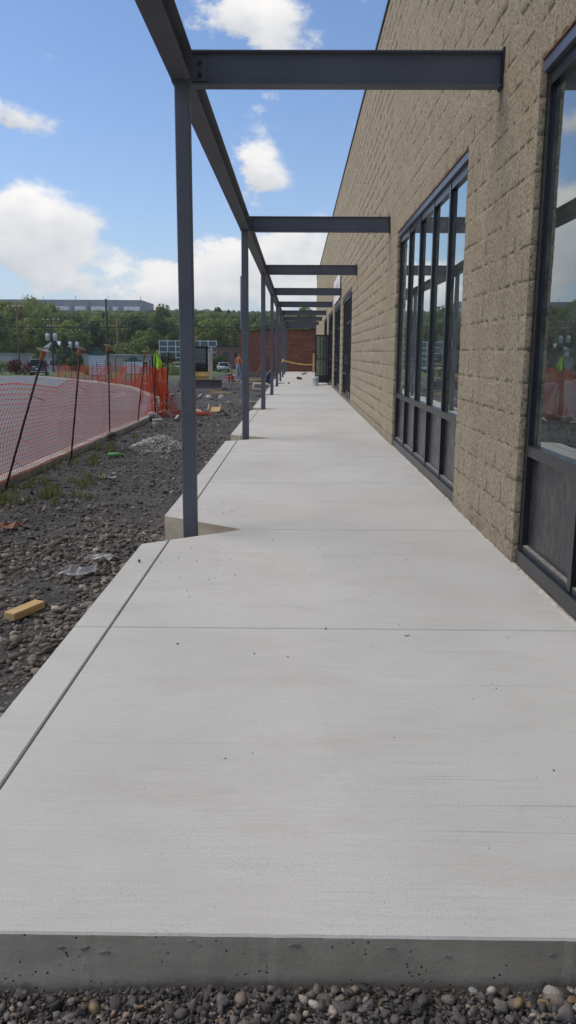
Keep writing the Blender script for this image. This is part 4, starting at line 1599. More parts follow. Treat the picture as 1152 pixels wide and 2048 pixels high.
# caution tape
mb = MB()
tp = [Vector((-0.80 + 2.1 * t, 46.0 + 6 * t, 0.92 - 0.30 * t - 0.10 * math.sin(math.pi * t))) for t in np.linspace(0, 1, 22)]
for i in range(21):
    a_, b_ = tp[i], tp[i + 1]
    w0 = Vector((0, 0.03 * math.sin(i * 0.9), 0.04))
    w1 = Vector((0, 0.03 * math.sin((i + 1) * 0.9), 0.04))
    mb.quad(a_ - w0, b_ - w1, b_ + w1, a_ + w0)
mb.quad((-0.86, 46.0, 0.80), (-0.80, 45.95, 0.84), (-0.74, 45.95, 0.99), (-0.85, 46.0, 1.00))
tag(mb.build('caution_tape', simple('yellow_tape', (0.72, 0.56, 0.14), 0.5, 0.25, 3)), 'yellow caution tape strung from a far post to the wall', 'tape')

# ------------------------------------------------------------------ brick building closing the walkway
bk = tag(empty('brick_building', (-1.4, 61, -0.35)), 'low dark red brick building closing the end of the walkway', 'building')
KB = (-1.4, 61, -0.35)
MB().box(-4.35, -2.85, 61.0, 70, -0.05, 2.88).box(-2.85, XW + 0.6, 61.003, 70, -0.05, 2.98).build('wall', BRICK, bk, KB)
MB().box(-4.4, XW + 0.55, 60.96, 70, -0.8, -0.05).build('plinth', simple('plinth_concrete', (0.22, 0.18, 0.155), 0.9), bk, KB)
MB().box(-4.4, -2.87, 60.95, 70, 2.88, 2.94).box(-2.87, XW + 0.55, 60.95, 70, 2.98, 3.04).build('coping', COPING, bk, KB)

# ------------------------------------------------------------------ skid steer loader
YEL = simple('loader_yellow', (0.50, 0.30, 0.085), 0.5, 0.15, 3)
BUCK = simple('worn_bucket_steel', (0.15, 0.13, 0.125), 0.55, 0.3, 6, 0.1)
BEIGE = simple('loader_arm_beige', (0.36, 0.30, 0.21), 0.5, 0.15, 4)
CABG = m_glass('cab_glass', (0.25, 0.28, 0.28), 1.5)
lz = terrain(-4.95, 40)
ld = tag(empty('skid_loader', (-4.92, 40.2, lz), math.radians(6)), 'yellow skid steer loader with its bucket on the ground, facing the camera', 'loader')
# local: front towards -y
MB().prism([(-0.2, 0.30), (-1.0, 0.32), (-1.08, 0.62), (-0.80, 0.86), (1.3, 0.95), (1.45, 0.4), (1.2, 0.3)], 'x', -0.60, 0.60).build('body', YEL, ld)
mb = MB()
for (x, y) in ((-0.47, -0.72), (0.47, -0.72), (-0.47, 0.55), (0.47, 0.55)):
    mb.box(x - 0.05, x + 0.05, y - 0.05, y + 0.05, 0.78, 1.98)
mb.box(-0.56, 0.56, -0.80, 0.65, 1.98, 2.07)
mb.box(-0.42, 0.42, -0.745, -0.70, 0.78, 1.05)
mb.box(-0.42, 0.42, 0.50, 0.55, 0.8, 1.2)
cabo = mb.build('cab', BLACKP, ld)
MB().box(-0.415, 0.415, -0.725, -0.715, 1.055, 1.975).build('windscreen', CABG, cabo)
MB().box(-0.25, 0.25, -0.1, 0.3, 0.8, 1.0).box(-0.25, 0.25, 0.3, 0.42, 0.8, 1.65).build('seat', BLACKP, cabo)
for s in (-1, 1):
    arm = MB().prism([(-1.35, 0.42), (-1.22, 0.36), (-0.98, 0.80), (-0.72, 1.45), (-0.5, 1.75), (1.25, 1.85), (1.3, 1.98), (-0.55, 1.98), (-0.82, 1.72), (-1.1, 1.0)], 'x', s * 0.655 - 0.09, s * 0.655 + 0.09).build('lift_arm', BEIGE, ld)
    MB().tube([(s * 0.655, 0.5, 0.8), (s * 0.655, -0.7, 1.4)], 0.045, 8).build('ram', simple('ram_steel', (0.3, 0.3, 0.3), 0.3), arm)
    mb = MB()
    mb.prism([(-0.75, 0.0), (0.9, 0.0), (1.2, 0.3), (1.1, 0.52), (-0.85, 0.5), (-1.0, 0.28)], 'x', s * 0.70 - 0.17, s * 0.70 + 0.17)
    mb.bevel(0.03)
    trk = mb.build('track', BLACKP, ld)
    for k in range(9):
        MB().box(s * 0.70 - 0.175, s * 0.70 + 0.175, -0.7 + k * 0.2, -0.62 + k * 0.2, -0.012, 0.02).build('track_pad', BLACKP, trk)
    MB().lathe([(0.06, 0), (0.075, 0.01), (0.07, 0.05)], (s * 0.40, -0.83, 0.66), 10).build('headlight', WHITE, ld)
MB().box(-0.72, 0.72, -1.13, -1.085, 0.50, 0.68).build('front_crossbar', YEL, ld)
mb = MB()
prof = [(-2.05, 0.02), (-1.35, 0.03), (-1.28, 0.20), (-1.33, 0.42), (-1.45, 0.52), (-1.49, 0.50), (-1.40, 0.40), (-1.36, 0.22), (-1.42, 0.08), (-2.05, 0.05)]
mb.prism(prof, 'x', -0.75, 1.18)
bkt = mb.build('bucket', BUCK, ld)
for x in (-0.78, 1.18):
    MB().prism([(-2.02, 0.0), (-1.30, 0.02), (-1.26, 0.22), (-1.32, 0.45), (-1.47, 0.55), (-1.75, 0.34), (-2.0, 0.10)], 'x', x, x + 0.03).build('cheek_plate', BUCK, bkt)

# ------------------------------------------------------------------ people
def skin_person(name, joints, edges, loc, rz, label, paint, mats):
    me = bpy.data.meshes.new(name)
    keys = list(joints)
    me.from_pydata([joints[k][0] for k in keys], [(keys.index(a), keys.index(b)) for a, b in edges], [])
    o = bpy.data.objects.new(name, me)
    COL.objects.link(o)
    md = o.modifiers.new('skin', 'SKIN')
    md.use_smooth_shade = True
    sv = me.skin_vertices[0].data
    for i, k in enumerate(keys):
        r = joints[k][1]
        sv[i].radius = (r, r) if not isinstance(r, tuple) else r
        sv[i].use_root = (k == 'pelvis')
    ss = o.modifiers.new('subd', 'SUBSURF')
    ss.levels = ss.render_levels = 1
    dg = bpy.context.evaluated_depsgraph_get()
    ev = bpy.data.meshes.new_from_object(o.evaluated_get(dg))
    o.modifiers.clear()
    o.data = ev
    ev.materials.clear()
    for m in mats:
        ev.materials.append(m)
    for p in ev.polygons:
        p.material_index = paint(p.center)
        p.use_smooth = True
    o.location = loc
    o.rotation_euler = (0, 0, rz)
    o.name = name
    tag(o, label, 'person')
    return o


SKIN = simple('skin', (0.42, 0.23, 0.15), 0.6, 0.1, 8)
ORSH = simple('orange_red_shirt', (0.40, 0.11, 0.055), 0.85, 0.15, 6)
JEAN = simple('pale_blue_jeans', (0.24, 0.30, 0.42), 0.9, 0.2, 8)
BOOT = simple('work_boots', (0.10, 0.06, 0.035), 0.8)
HAIR = simple('sandy_hair', (0.25, 0.14, 0.07), 0.8)
DKHAIR = simple('dark_hair', (0.02, 0.016, 0.014), 0.8)
NAVY = simple('navy_shirt', (0.035, 0.045, 0.08), 0.9, 0.2, 6)
DENIM = simple('dark_denim', (0.05, 0.07, 0.13), 0.9, 0.2, 6)


def hand(J, E, side, wrist, d):
    """five short finger chains on a palm; d = direction the hand hangs"""
    w = Vector(wrist)
    d = Vector(d).normalized()
    acr = Vector((0, 1, 0))
    J['palm' + side] = (tuple(w + d * 0.055), (0.030, 0.022))
    E.append(('wrist' + side, 'palm' + side))
    for k, (off, ln) in enumerate(((-0.030, 0.075), (-0.010, 0.085), (0.011, 0.08), (0.030, 0.062))):
        b = w + d * 0.085 + acr * off
        J['f%d%sa' % (k, side)] = (tuple(b), 0.009)
        J['f%d%sb' % (k, side)] = (tuple(b + d * ln * 0.55 + Vector((0.0, 0.008, 0))), 0.009)
        J['f%d%sc' % (k, side)] = (tuple(b + d * ln + Vector((-0.012, 0.018, 0))), 0.008)
        E += [('palm' + side, 'f%d%sa' % (k, side)), ('f%d%sa' % (k, side), 'f%d%sb' % (k, side)), ('f%d%sb' % (k, side), 'f%d%sc' % (k, side))]
    t0 = w + d * 0.04 + acr * 0.035
    J['t%sa' % side] = (tuple(t0), 0.011)
    J['t%sb' % side] = (tuple(t0 + d * 0.045 + acr * 0.022), 0.010)
    E += [('palm' + side, 't%sa' % side), ('t%sa' % side, 't%sb' % side)]


# standing worker (local: faces +y, slightly stooped)
J = {'pelvis': ((0, 0, 0.95), (0.16, 0.12)), 'belly': ((0, 0.01, 1.10), (0.155, 0.12)), 'chest': ((0, 0.02, 1.32), (0.185, 0.125)), 'neck0': ((0, 0.03, 1.47), 0.075), 'neck': ((0, 0.05, 1.53), 0.056),
     'skull': ((0, 0.07, 1.64), (0.080, 0.098)), 'crown': ((0, 0.065, 1.72), (0.06, 0.07))}
E = [('pelvis', 'belly'), ('belly', 'chest'), ('chest', 'neck0'), ('neck0', 'neck'), ('neck', 'skull'), ('skull', 'crown')]
for s, n in ((-1, 'L'), (1, 'R')):
    J['sh' + n] = ((s * 0.20, 0.02, 1.42), 0.066)
    J['el' + n] = ((s * 0.265, -0.01, 1.14), 0.046)
    J['wrist' + n] = ((s * 0.28, 0.07, 0.90), 0.030)
    J['hip' + n] = ((s * 0.095, 0, 0.86), 0.098)
    J['kn' + n] = ((s * 0.11, 0.03 + s * 0.05, 0.48), 0.066)
    J['an' + n] = ((s * 0.12, -0.02 + s * 0.08, 0.09), 0.046)
    J['toe' + n] = ((s * 0.13, 0.15 + s * 0.08, 0.04), 0.042)
    E += [('chest', 'sh' + n), ('sh' + n, 'el' + n), ('el' + n, 'wrist' + n), ('pelvis', 'hip' + n), ('hip' + n, 'kn' + n), ('kn' + n, 'an' + n), ('an' + n, 'toe' + n)]
    hand(J, E, n, J['wrist' + n][0], (s * 0.05, 0.25, -1))


def paint_stand(c):
    if c.z < 0.12:
        return 3
    if c.z < 1.0 and abs(c.x) < 0.215:
        return 1
    if c.z > 1.66 or (c.z > 1.55 and c.y < 0.05):
        return 4
    if c.z > 1.49:
        return 2
    if abs(c.x) > 0.20 and c.z < 1.28:
        return 2
    return 0


pz = terrain(-3.62, 54)
p1 = skin_person('person', J, E, (-3.86, 54.0, pz), math.radians(-35), 'worker standing in an orange red shirt and pale blue jeans by the red machine', paint_stand, [ORSH, JEAN, SKIN, BOOT, HAIR])
mb = MB()
mb.prism([(-0.012, 1.60), (0.012, 1.60), (0.005, 1.645), (-0.005, 1.645)], 'y', 0.155, 0.19)
mb.build('nose', SKIN, p1)
for s in (-1, 1):
    MB().lathe([(0.010, 0), (0.018, 0.012), (0.016, 0.04), (0.006, 0.05)], (s * 0.088, 0.06, 1.60), 8).build('ear', SKIN, p1)
    MB().lathe([(0.004, 0), (0.010, 0.007), (0.004, 0.014)], (s * 0.032, 0.160, 1.648), 8).build('eye', BLACKP, p1)
MB().box(-0.022, 0.022, 0.152, 0.163, 1.572, 1.579).build('mouth', simple('lips', (0.30, 0.11, 0.09), 0.6), p1)

# crouching worker (local: faces +x, squatting at the slab edge)
J = {'pelvis': ((-0.10, 0, 0.36), (0.15, 0.13)), 'belly': ((-0.04, 0, 0.50), (0.15, 0.125)), 'chest': ((0.07, 0, 0.70), (0.175, 0.125)), 'neck0': ((0.14, 0, 0.83), 0.072), 'neck': ((0.18, 0, 0.88), 0.054),
     'skull': ((0.235, 0, 0.97), (0.080, 0.095)), 'crown': ((0.235, 0, 1.05), 0.062)}
E = [('pelvis', 'belly'), ('belly', 'chest'), ('chest', 'neck0'), ('neck0', 'neck'), ('neck', 'skull'), ('skull', 'crown')]
for s, n in ((-1, 'L'), (1, 'R')):
    J['sh' + n] = ((0.10, s * 0.19, 0.77), 0.064)
    J['el' + n] = ((0.24, s * 0.24, 0.55), 0.046)
    J['wrist' + n] = ((0.46, s * 0.16, 0.46), 0.030)
    J['hip' + n] = ((-0.06, s * 0.11, 0.34), 0.095)
    J['kn' + n] = ((0.30, s * 0.17, 0.46), 0.068)
    J['an' + n] = ((0.06, s * 0.15, 0.10), 0.048)
    J['toe' + n] = ((0.24, s * 0.16, 0.045), 0.042)
    E += [('chest', 'sh' + n), ('sh' + n, 'el' + n), ('el' + n, 'wrist' + n), ('pelvis', 'hip' + n), ('hip' + n, 'kn' + n), ('kn' + n, 'an' + n), ('an' + n, 'toe' + n)]
    hand(J, E, n, J['wrist' + n][0], (0.8, 0, -0.6))


def paint_crouch(c):
    if c.z < 0.13:
        return 3
    if c.z > 0.985 or (c.z > 0.9 and c.x < 0.19):
        return 4
    if c.z > 0.855:
        return 2
    if c.x > 0.14 and c.z > 0.36 and abs(c.y) > 0.11 and c.z < 0.66 and (c.x > 0.40 or abs(c.y) > 0.205):
        return 2
    if c.z > 0.45 and c.x < 0.2:
        return 0
    if c.z > 0.56:
        return 0
    return 1


p2 = skin_person('person', J, E, (-1.52, 42.5, terrain(-1.5, 42.5)), math.radians(12), 'worker crouching in dark blue clothes at the slab edge behind the posts', paint_crouch, [NAVY, DENIM, SKIN, BOOT, DKHAIR])
MB().prism([(-0.012, 0.94), (0.012, 0.94), (0.005, 0.98), (-0.005, 0.98)], 'x', 0.32, 0.352).build('nose', SKIN, p2)
for s in (-1, 1):
    MB().lathe([(0.010, 0), (0.018, 0.012), (0.016, 0.04), (0.006, 0.05)], (0.22, s * 0.088, 0.93), 8).build('ear', SKIN, p2)
    MB().lathe([(0.004, 0), (0.010, 0.007), (0.004, 0.014)], (0.325, s * 0.032, 0.978), 8).build('eye', BLACKP, p2)

# plate compactor by the standing worker
cm = tag(empty('plate_compactor', (-4.15, 50.5, terrain(-4.1, 50.5)), 0.3), 'small red engine driven compactor in front of the standing worker', 'compactor')
REDP = simple('machine_red', (0.42, 0.045, 0.04), 0.45, 0.15, 5)
MB().prism([(-0.35, 0.06), (-0.26, 0.0), (0.26, 0.0), (0.35, 0.06), (0.30, 0.10), (-0.30, 0.10)], 'x', -0.24, 0.24).build('base_plate', BUCK, cm)
MB().box(-0.20, 0.20, -0.22, 0.16, 0.12, 0.36).bevel(0.03).build('engine', REDP, cm)
MB().box(-0.14, 0.14, -0.12, 0.10, 0.36, 0.48).bevel(0.03).build('fuel_tank', BLACKP, cm)
MB().lathe([(0.06, 0), (0.075, 0.02), (0.075, 0.1), (0.05, 0.12)], (0.22, -0.05, 0.30), 10).build('air_filter', WHITE, cm)
mb = MB()
mb.tube([(-0.18, 0.2, 0.15), (-0.18, 0.55, 0.75), (-0.16, 0.75, 0.95), (0.16, 0.75, 0.95), (0.18, 0.55, 0.75), (0.18, 0.2, 0.15)], 0.018, 7)
mb.build('handle', BLACKP, cm)
for i, (x, y, r, m_, lab) in enumerate([(-3.55, 49.5, 0.2, GREY_ROCK, 'grey lump of spoil at the standing worker’s feet'), (-3.3, 50, 0.16, PALE_ROCK, 'pale lump of spoil right of the standing worker’s feet')]):
    rock('spoil_lump', (x, y, terrain(x, y)), r, m_, lab, 'spoil', 0.7)

# ------------------------------------------------------------------ vehicles
TYRE = BLACKP
RIM = simple('alloy_rim', (0.35, 0.36, 0.37), 0.35)
TAIL = simple('red_lamp_lens', (0.40, 0.02, 0.02), 0.25)
CARG = simple('tinted_car_glass', (0.015, 0.018, 0.02), 0.08, 0.1)


def car(loc, rz, paint, label, suv=False, group=None):
    """local: nose towards +y, wheels on z=0"""
    r = tag(empty('suv' if suv else 'parked_car', loc, rz), label, 'car', group)
    h = 1.68 if suv else 1.42
    w = 0.91 if suv else 0.87
    belt = 1.02 if suv else 0.90
    L = 2.25
    mb = MB()
    low = [(-L, 0.42), (-L + 0.04, 0.28), (L - 0.05, 0.26), (L, 0.45), (L - 0.05, 0.72), (L - 0.45, belt - 0.08), (0.95, belt), (-L + 0.08, belt), (-L, 0.78)]
    mb.prism(low, 'x', -w, w)
    mb.bevel(0.05, 2)
    body = mb.build('body', paint, r)
    for f in body.data.polygons:
        f.use_smooth = True
    # cabin tapers inwards to the roof
    bm = bmesh.new()
    rear = -L + (0.14 if suv else 0.55)
    pts_b = [(-w + 0.04, rear - 0.06), (w - 0.04, rear - 0.06), (w - 0.04, 1.0), (-w + 0.04, 1.0)]
    pts_t = [(-w + 0.20, rear + 0.20), (w - 0.20, rear + 0.20), (w - 0.20, 0.25), (-w + 0.20, 0.25)]
    b_ = [bm.verts.new((x, y, belt - 0.01)) for x, y in pts_b]
    t2 = [bm.verts.new((x, y, h - 0.06)) for x, y in pts_t]
    for i in range(4):
        bm.faces.new((b_[i], b_[(i + 1) % 4], t2[(i + 1) % 4], t2[i]))
    bm.faces.new(t2)
    bm.faces.new(b_[::-1])
    me = bpy.data.meshes.new('cabin_glass')
    bm.to_mesh(me)
    bm.free()
    link('cabin_glass', me, CARG, r)
    mb = MB()
    mb.box(-w + 0.19, w - 0.19, rear + 0.14, 0.28, h - 0.062, h)
    mb.bevel(0.025)
    mb.build('roof', paint, r)
    mb = MB()
    for s in (-1, 1):
        for (ya, yb) in ((rear - 0.06, rear + 0.20), (1.0, 0.25)):
            mb.tube([(s * (w - 0.045), ya, belt - 0.01), (s * (w - 0.2), yb, h - 0.05)], 0.05, 6)
    mb.build('pillars', paint, r)
    for sx in (-1, 1):
        for y in (-1.38, 1.38):
            mb = MB()
            mb.tube([(sx * (w - 0.19), y, 0.34), (sx * (w + 0.01), y, 0.34)], 0.34, 18)
            wh = mb.build('wheel', TYRE, r)
            MB().tube([(sx * (w + 0.0), y, 0.34), (sx * (w + 0.02), y, 0.34)], 0.21, 14).build('rim', RIM, wh)
        MB().box(sx * (w - 0.03) - 0.09, sx * (w - 0.03) + 0.055, -L - 0.015, -L + 0.12, belt - 0.30, belt - (0.0 if suv else 0.1)).build('tail_light', TAIL, r)
        MB().box(sx * (w - 0.12) - 0.14, sx * (w - 0.12) + 0.12, L - 0.12, L - 0.005, 0.60, 0.72).build('headlight', PORC, r)
        MB().box(sx * (w + 0.10) - 0.09, sx * (w + 0.10) + 0.07, 0.72, 0.86, belt, belt + 0.14).build('mirror', paint, r)
    MB().box(-0.26, 0.26, -L - 0.018, -L - 0.002, 0.66, 0.80).build('number_plate', WHITE, r)
    MB().box(-w + 0.12, w - 0.12, -L - 0.03, -L + 0.05, 0.36, 0.50).build('bumper', RIM if suv else BLACKP, r)
    return r


NAVYC = simple('dark_blue_car_paint', (0.020, 0.026, 0.055), 0.22, 0.1, 2)
SILV = simple('silver_car_paint', (0.46, 0.48, 0.50), 0.3, 0.05, 2)
WHTC = simple('white_car_paint', (0.70, 0.71, 0.72), 0.3, 0.05, 2)
REDC = simple('maroon_car_paint', (0.25, 0.03, 0.035), 0.3, 0.05, 2)
GRYC = simple('grey_car_paint', (0.09, 0.095, 0.10), 0.3, 0.05, 2)
road_z = terrain(-27.2, 84) + 0.03
car((-28.6, 90.0, terrain(-28.6, 90) + 0.06), math.radians(14), NAVYC, 'dark blue sport utility car driving away on the road at left', True)
for x, y, rz, m_, lab in [(-26.6, 128, 1.3, WHTC, 'white parked car seen between the two green topped signs'), (-24.3, 131, 1.4, WHTC, 'white parked car behind the second green topped sign'),
                          (-23.2, 134, 0.2, REDC, 'maroon parked car right of the second green topped sign'), (-21.6, 132, 0.1, WHTC, 'white parked car just left of the lime flag'),
                          (-19.8, 136, 1.2, GRYC, 'dark grey parked car right of the lime flag'), (-18.5, 126, 1.1, SILV, 'silver parked car just left of the first post'),
                          (-11.4, 126, 0.15, SILV, 'silver parked car in front of the low brick wing')]:
    car((x, y, terrain(x, y) + 0.02), rz, m_, lab)

# ------------------------------------------------------------------ green topped directory signs
GRN = simple('dark_green_metal', (0.025, 0.11, 0.075), 0.6, 0.2, 2)
PALEB = simple('white_sign_board', (0.66, 0.70, 0.74), 0.5, 0.05, 2)
def directory(loc, w, h, rz, label, rows_):
    r = tag(empty('directory_sign', loc, rz), label, 'sign')
    mb = MB()
    for s in (-1, 1):
        mb.box(s * (w / 2 + 0.05) - 0.06, s * (w / 2 + 0.05) + 0.06, -0.1, 0.1, -0.3, h)
    mb.build('post', PORC, r)
    for i in range(rows_):
        z0 = 0.35 + (h - 0.40) * i / rows_
        MB().box(-w / 2 + 0.012, w / 2 - 0.012, -0.07, 0.07, z0, z0 + (h - 0.40) / rows_ - 0.045).build('panel', PALEB, r)
    MB().box(-w / 2 + 0.012, w / 2 - 0.012, -0.03, 0.03, 0.2, h - 0.06).build('backing', simple('sign_backing', (0.22, 0.24, 0.27), 0.7), r)
    mb = MB()
    mb.prism([(-w / 2 - 0.2, h), (w / 2 + 0.2, h), (w / 2 + 0.12, h + 0.10), (w * 0.32, h + 0.16), (w * 0.24, h + 0.36), (w * 0.10, h + 0.50), (-w * 0.10, h + 0.50), (-w * 0.24, h + 0.36), (-w * 0.32, h + 0.16), (-w / 2 - 0.12, h + 0.10)], 'y', -0.14, 0.14)
    mb.build('pediment', GRN, r)
    MB().tube([(0, 0, h + 0.49), (0, 0, h + 0.62)], 0.05, 8).build('finial', GRN, r)
    return r


directory((-18.4, 75.0, terrain(-18.4, 75) - 0.05), 1.35, 2.15, 0.05, 'taller white directory sign with a green domed top behind the net fence', 9)
directory((-18.9, 94.0, terrain(-18.9, 94) - 0.1), 1.9, 1.75, 0.0, 'lower and wider white directory sign with a green domed top', 5)
sg = tag(empty('roadside_sign', (-27.3, 88.5, terrain(-27.3, 88.5))), 'small white oval sign low in the grass at left', 'sign')
mb = MB()
mb.prism([(0.42 * math.cos(a), 0.55 + 0.2 * math.sin(a)) for a in np.linspace(0, 2 * math.pi, 18)[:-1]], 'y', -0.03, 0.03)
mb.build('board', WHITE, sg)
for s in (-0.25, 0.25):
    MB().box(s - 0.03, s + 0.03, -0.025, 0.025, -0.1, 0.42).build('leg', PORC, sg)

# ------------------------------------------------------------------ far buildings
LOWW = simple('pale_metal_siding', (0.36, 0.38, 0.38), 0.6, 0.12, 0.5)
LOWR = simple('low_roof', (0.22, 0.235, 0.24), 0.7)
DKWIN = simple('dark_window', (0.02, 0.025, 0.03), 0.15)
def low_building(name, loc, w, d, h, mat, label, wins, roofm, over=0.15):
    r = tag(empty(name, loc), label, 'building')
    MB().box(-w / 2, w / 2, 0, d, -0.6, h).build('wall', mat, r)
    MB().box(-w / 2 - over, w / 2 + over, -over, d + over, h, h + 0.25).build('roof', roofm, r)
    for (x0, x1, z0, z1) in wins:
        wf = MB().box(x0 - 0.08, x1 + 0.08, -0.06, 0.05, z0 - 0.08, z1 + 0.08).build('window', WHITE, r)
        MB().box(x0, x1, -0.075, -0.061, z0, z1).build('pane', DKWIN, wf)
    return r


low_building('shop_building', (-33.5, 128, terrain(-33, 128)), 13.5, 10, 2.3, LOWW, 'long low pale building behind the parked SUV and the signs', [(-5.4, -4.2, 0.8, 1.6), (-2.9, -2.2, 0.7, 1.7), (1.5, 2.8, 0.8, 1.6), (4, 5.2, 0.8, 1.6)], LOWR)
wh_ = low_building('small_white_building', (-40.6, 136, terrain(-40, 136)), 3.2, 5, 3.4, WHITE, 'small white gabled building rising over the long low roof', [(-0.6, 0.5, 1.5, 2.4)], LOWR)
MB().prism([(-1.75, 3.65), (1.75, 3.65), (0, 4.7)], 'y', -0.1, 5.1).build('gable', WHITE, wh_)
low_building('grey_roofed_building', (-52, 126, terrain(-52, 126)), 16, 9, 2.4, LOWW, 'low grey roofed building at the photo’s left edge', [(2.5, 3.6, 0.8, 1.6)], LOWR)
low_building('pink_walled_building', (-24.6, 121, terrain(-24, 121)), 6.5, 7, 2.3, simple('pinkish_siding', (0.36, 0.30, 0.29), 0.7, 0.1, 0.6), 'low pinkish grey building between the two green topped signs', [(1.5, 2.4, 0.7, 1.5)], LOWR)
# glazed office with a brick wing
GRIDW = simple('white_curtain_frame', (0.62, 0.66, 0.68), 0.5)
TEAL = simple('teal_curtain_glass', (0.035, 0.085, 0.095), 0.08, 0.4, 0.3)
of = tag(empty('office_building', (-18, 150, terrain(-18, 150))), 'office with a white gridded glass front and a low brick wing', 'building')
OX0, OX1, OZ0, OZ1 = -7.3, 3.2, 0.0, 5.0
MB().box(OX0, OX1, 0.12, 9, -0.6, OZ1).build('wall', TEAL, of)
NC, NR = 7, 5
for i in range(NC):
    for j in range(NR):
        cw, ch = (OX1 - OX0) / NC, (OZ1 - OZ0) / NR
        MB().box(OX0 + i * cw + 0.07, OX0 + (i + 1) * cw - 0.07, 0.05, 0.118, OZ0 + j * ch + 0.07, OZ0 + (j + 1) * ch - 0.07).build('pane', TEAL, of)
for i in range(NC + 1):
    x = OX0 + (OX1 - OX0) * i / NC
    MB().box(x - 0.075, x + 0.075, -0.02, 0.119, OZ0, OZ1 + 0.12).build('mullion', GRIDW, of)
for j in range(NR + 1):
    z = OZ0 + (OZ1 - OZ0) * j / NR
    MB().box(OX0 + 0.076, OX1 - 0.076, -0.01, 0.117, z - 0.075, z + 0.075).build('transom', GRIDW, of)
BRK2 = simple('brown_brick', (0.175, 0.095, 0.075), 0.9, 0.12, 1.5)
wing = MB().box(3.3, 9.0, -1.5, 7, -0.6, 3.95).build('brick_wing', BRK2, of)
MB().box(3.2, 9.1, -1.6, 7, 3.95, 4.12).build('coping', COPING, wing)
for x in (4.55, 6.6):
    MB().box(x, x + 0.95, -1.56, -1.49, 2.0, 3.05).build('window', DKWIN, wing)
# warehouse on the hill with trailers before it
WHS = simple('blue_grey_warehouse_siding', (0.165, 0.18, 0.215), 0.7, 0.06, 0.02)
wz = terrain(0, 600)
wr = tag(empty('warehouse', (-168, 600, wz)), 'long blue grey warehouse along the skyline above the trees', 'building')
x = -120.0
widths = [50, 47, 19.5, 19.5, 19.5, 19.5]
k = 0
while k < len(widths):
    MB().box(x + 0.25, x + widths[k] - 0.25, 0, 50, -2, 9.2 - 0.006 * k).build('wall_panel', WHS, wr)
    x += widths[k]
    k += 1
MB().box(-120, x - 0.5, 0.3, 49, -2, 9.0).build('wall', COPING, wr)
MB().box(x + 0.1, x + 62, 25, 55, -2, 3.4).build('rear_hall', WHS, wr)
for k in range(4):
    MB().tube([(-20 + k * 24, 10, 9), (-20 + k * 24, 10, 12.5)], 0.25, 5).build('vent_pipe', PORC, wr)
tx = -178.0
TRW = simple('trailer_white', (0.74, 0.75, 0.76), 0.5, 0.05, 0.3)
ti = 0
ORD = 'leftmost|second|third|fourth|fifth|sixth|seventh|eighth|ninth|tenth|eleventh|twelfth|thirteenth|fourteenth|fifteenth|sixteenth|seventeenth|eighteenth|nineteenth|twentieth|twenty first|twenty second|twenty third|twenty fourth|twenty fifth|twenty sixth|twenty seventh'.split('|')
while tx < -115:
    if random.random() < 0.86:
        tr_ = tag(empty('truck_trailer', (tx, 594, wz)), 'white trailer docked at the hilltop warehouse, ' + (ORD[ti] + ' from the left' if ti else 'leftmost of the row'), 'trailer', 'trailers docked along the hilltop warehouse')
        ti += 1
        MB().box(-1.25, 1.25, -3, 5.5, 1.1, 4.1 + random.uniform(-0.1, 0.1)).build('box', TRW, tr_)
        MB().box(-1.1, 1.1, -2.5, -1.2, 0.1, 1.1).build('bogie', BLACKP, tr_)
    tx += 3.9

# ------------------------------------------------------------------ utility poles and lines
def pole(x, y, top, label, mat=None, arms=(), cans=(), r=0.16, lean=0.0):
    z0 = terrain(x, y)
    p = tag(empty('utility_pole', (x, y, z0)), label, 'utility pole')
    MB().tube([(0, 0, -0.5), (lean, 0, top - z0)], r, 8, r2=r * 0.72).build('shaft', mat or POLEW, p)
    for (dz, half) in arms:
        ca = MB().box(-half, half, -0.2, -0.1, top - z0 - dz - 0.06, top - z0 - dz + 0.06).build('crossarm', POLEB, p)
        for q in (-0.9, -0.35, 0.35, 0.9):
            MB().lathe([(0.05, 0), (0.08, 0.05), (0.05, 0.22)], (q * half, -0.15, top - z0 - dz + 0.06), 6).build('insulator', PORC, ca)
    for (dx, dz) in cans:
        cn = MB().lathe([(0.05, 0), (0.30, 0.03), (0.30, 0.95), (0.22, 1.05), (0.05, 1.1)], (dx, -0.25, top - z0 - dz), 12).build('transformer', PORC, p)
        MB().lathe([(0.06, 0), (0.06, 0.25)], (dx, -0.25, top - z0 - dz + 1.05), 6).build('bushing', POLEB, cn)
    return p


pole(-23.0, 99.0, 7.6, 'tall dark utility pole rising past the skyline left of the first post', None, (), (), 0.17)
pole(-34.5, 101.0, 6.9, 'slim pole with a crossarm over the SUV at left', POLEB, ((0.3, 1.1),), (), 0.12)
pole(-36.0, 120.0, 5.9, 'pole with a pair of grey transformer cans, nearer of the two', None, ((0.1, 1.25), (1.0, 0.6)), ((-0.55, 3.0), (0.55, 3.0)), 0.16)
pole(-38.5, 141.0, 4.95, 'pole with a pair of grey transformer cans, farther of the two', None, ((0.1, 1.25),), ((-0.6, 3.0), (0.6, 3.0)), 0.16)
pole(-29.0, 132.0, 6.6, 'plain brown wooden pole right of the tall dark pole', POLEB, (), (), 0.19)
pole(-37.5, 165.0, 5.0, 'far small pole with little transformer cans behind the taller directory sign', None, ((0.2, 1.1),), ((-0.55, 1.9), (0.55, 1.9)), 0.14)
pole(-4.95, 72.5, 7.9, 'tall slate grey pole just behind the second canopy post', STEEL, (), (), 0.085)
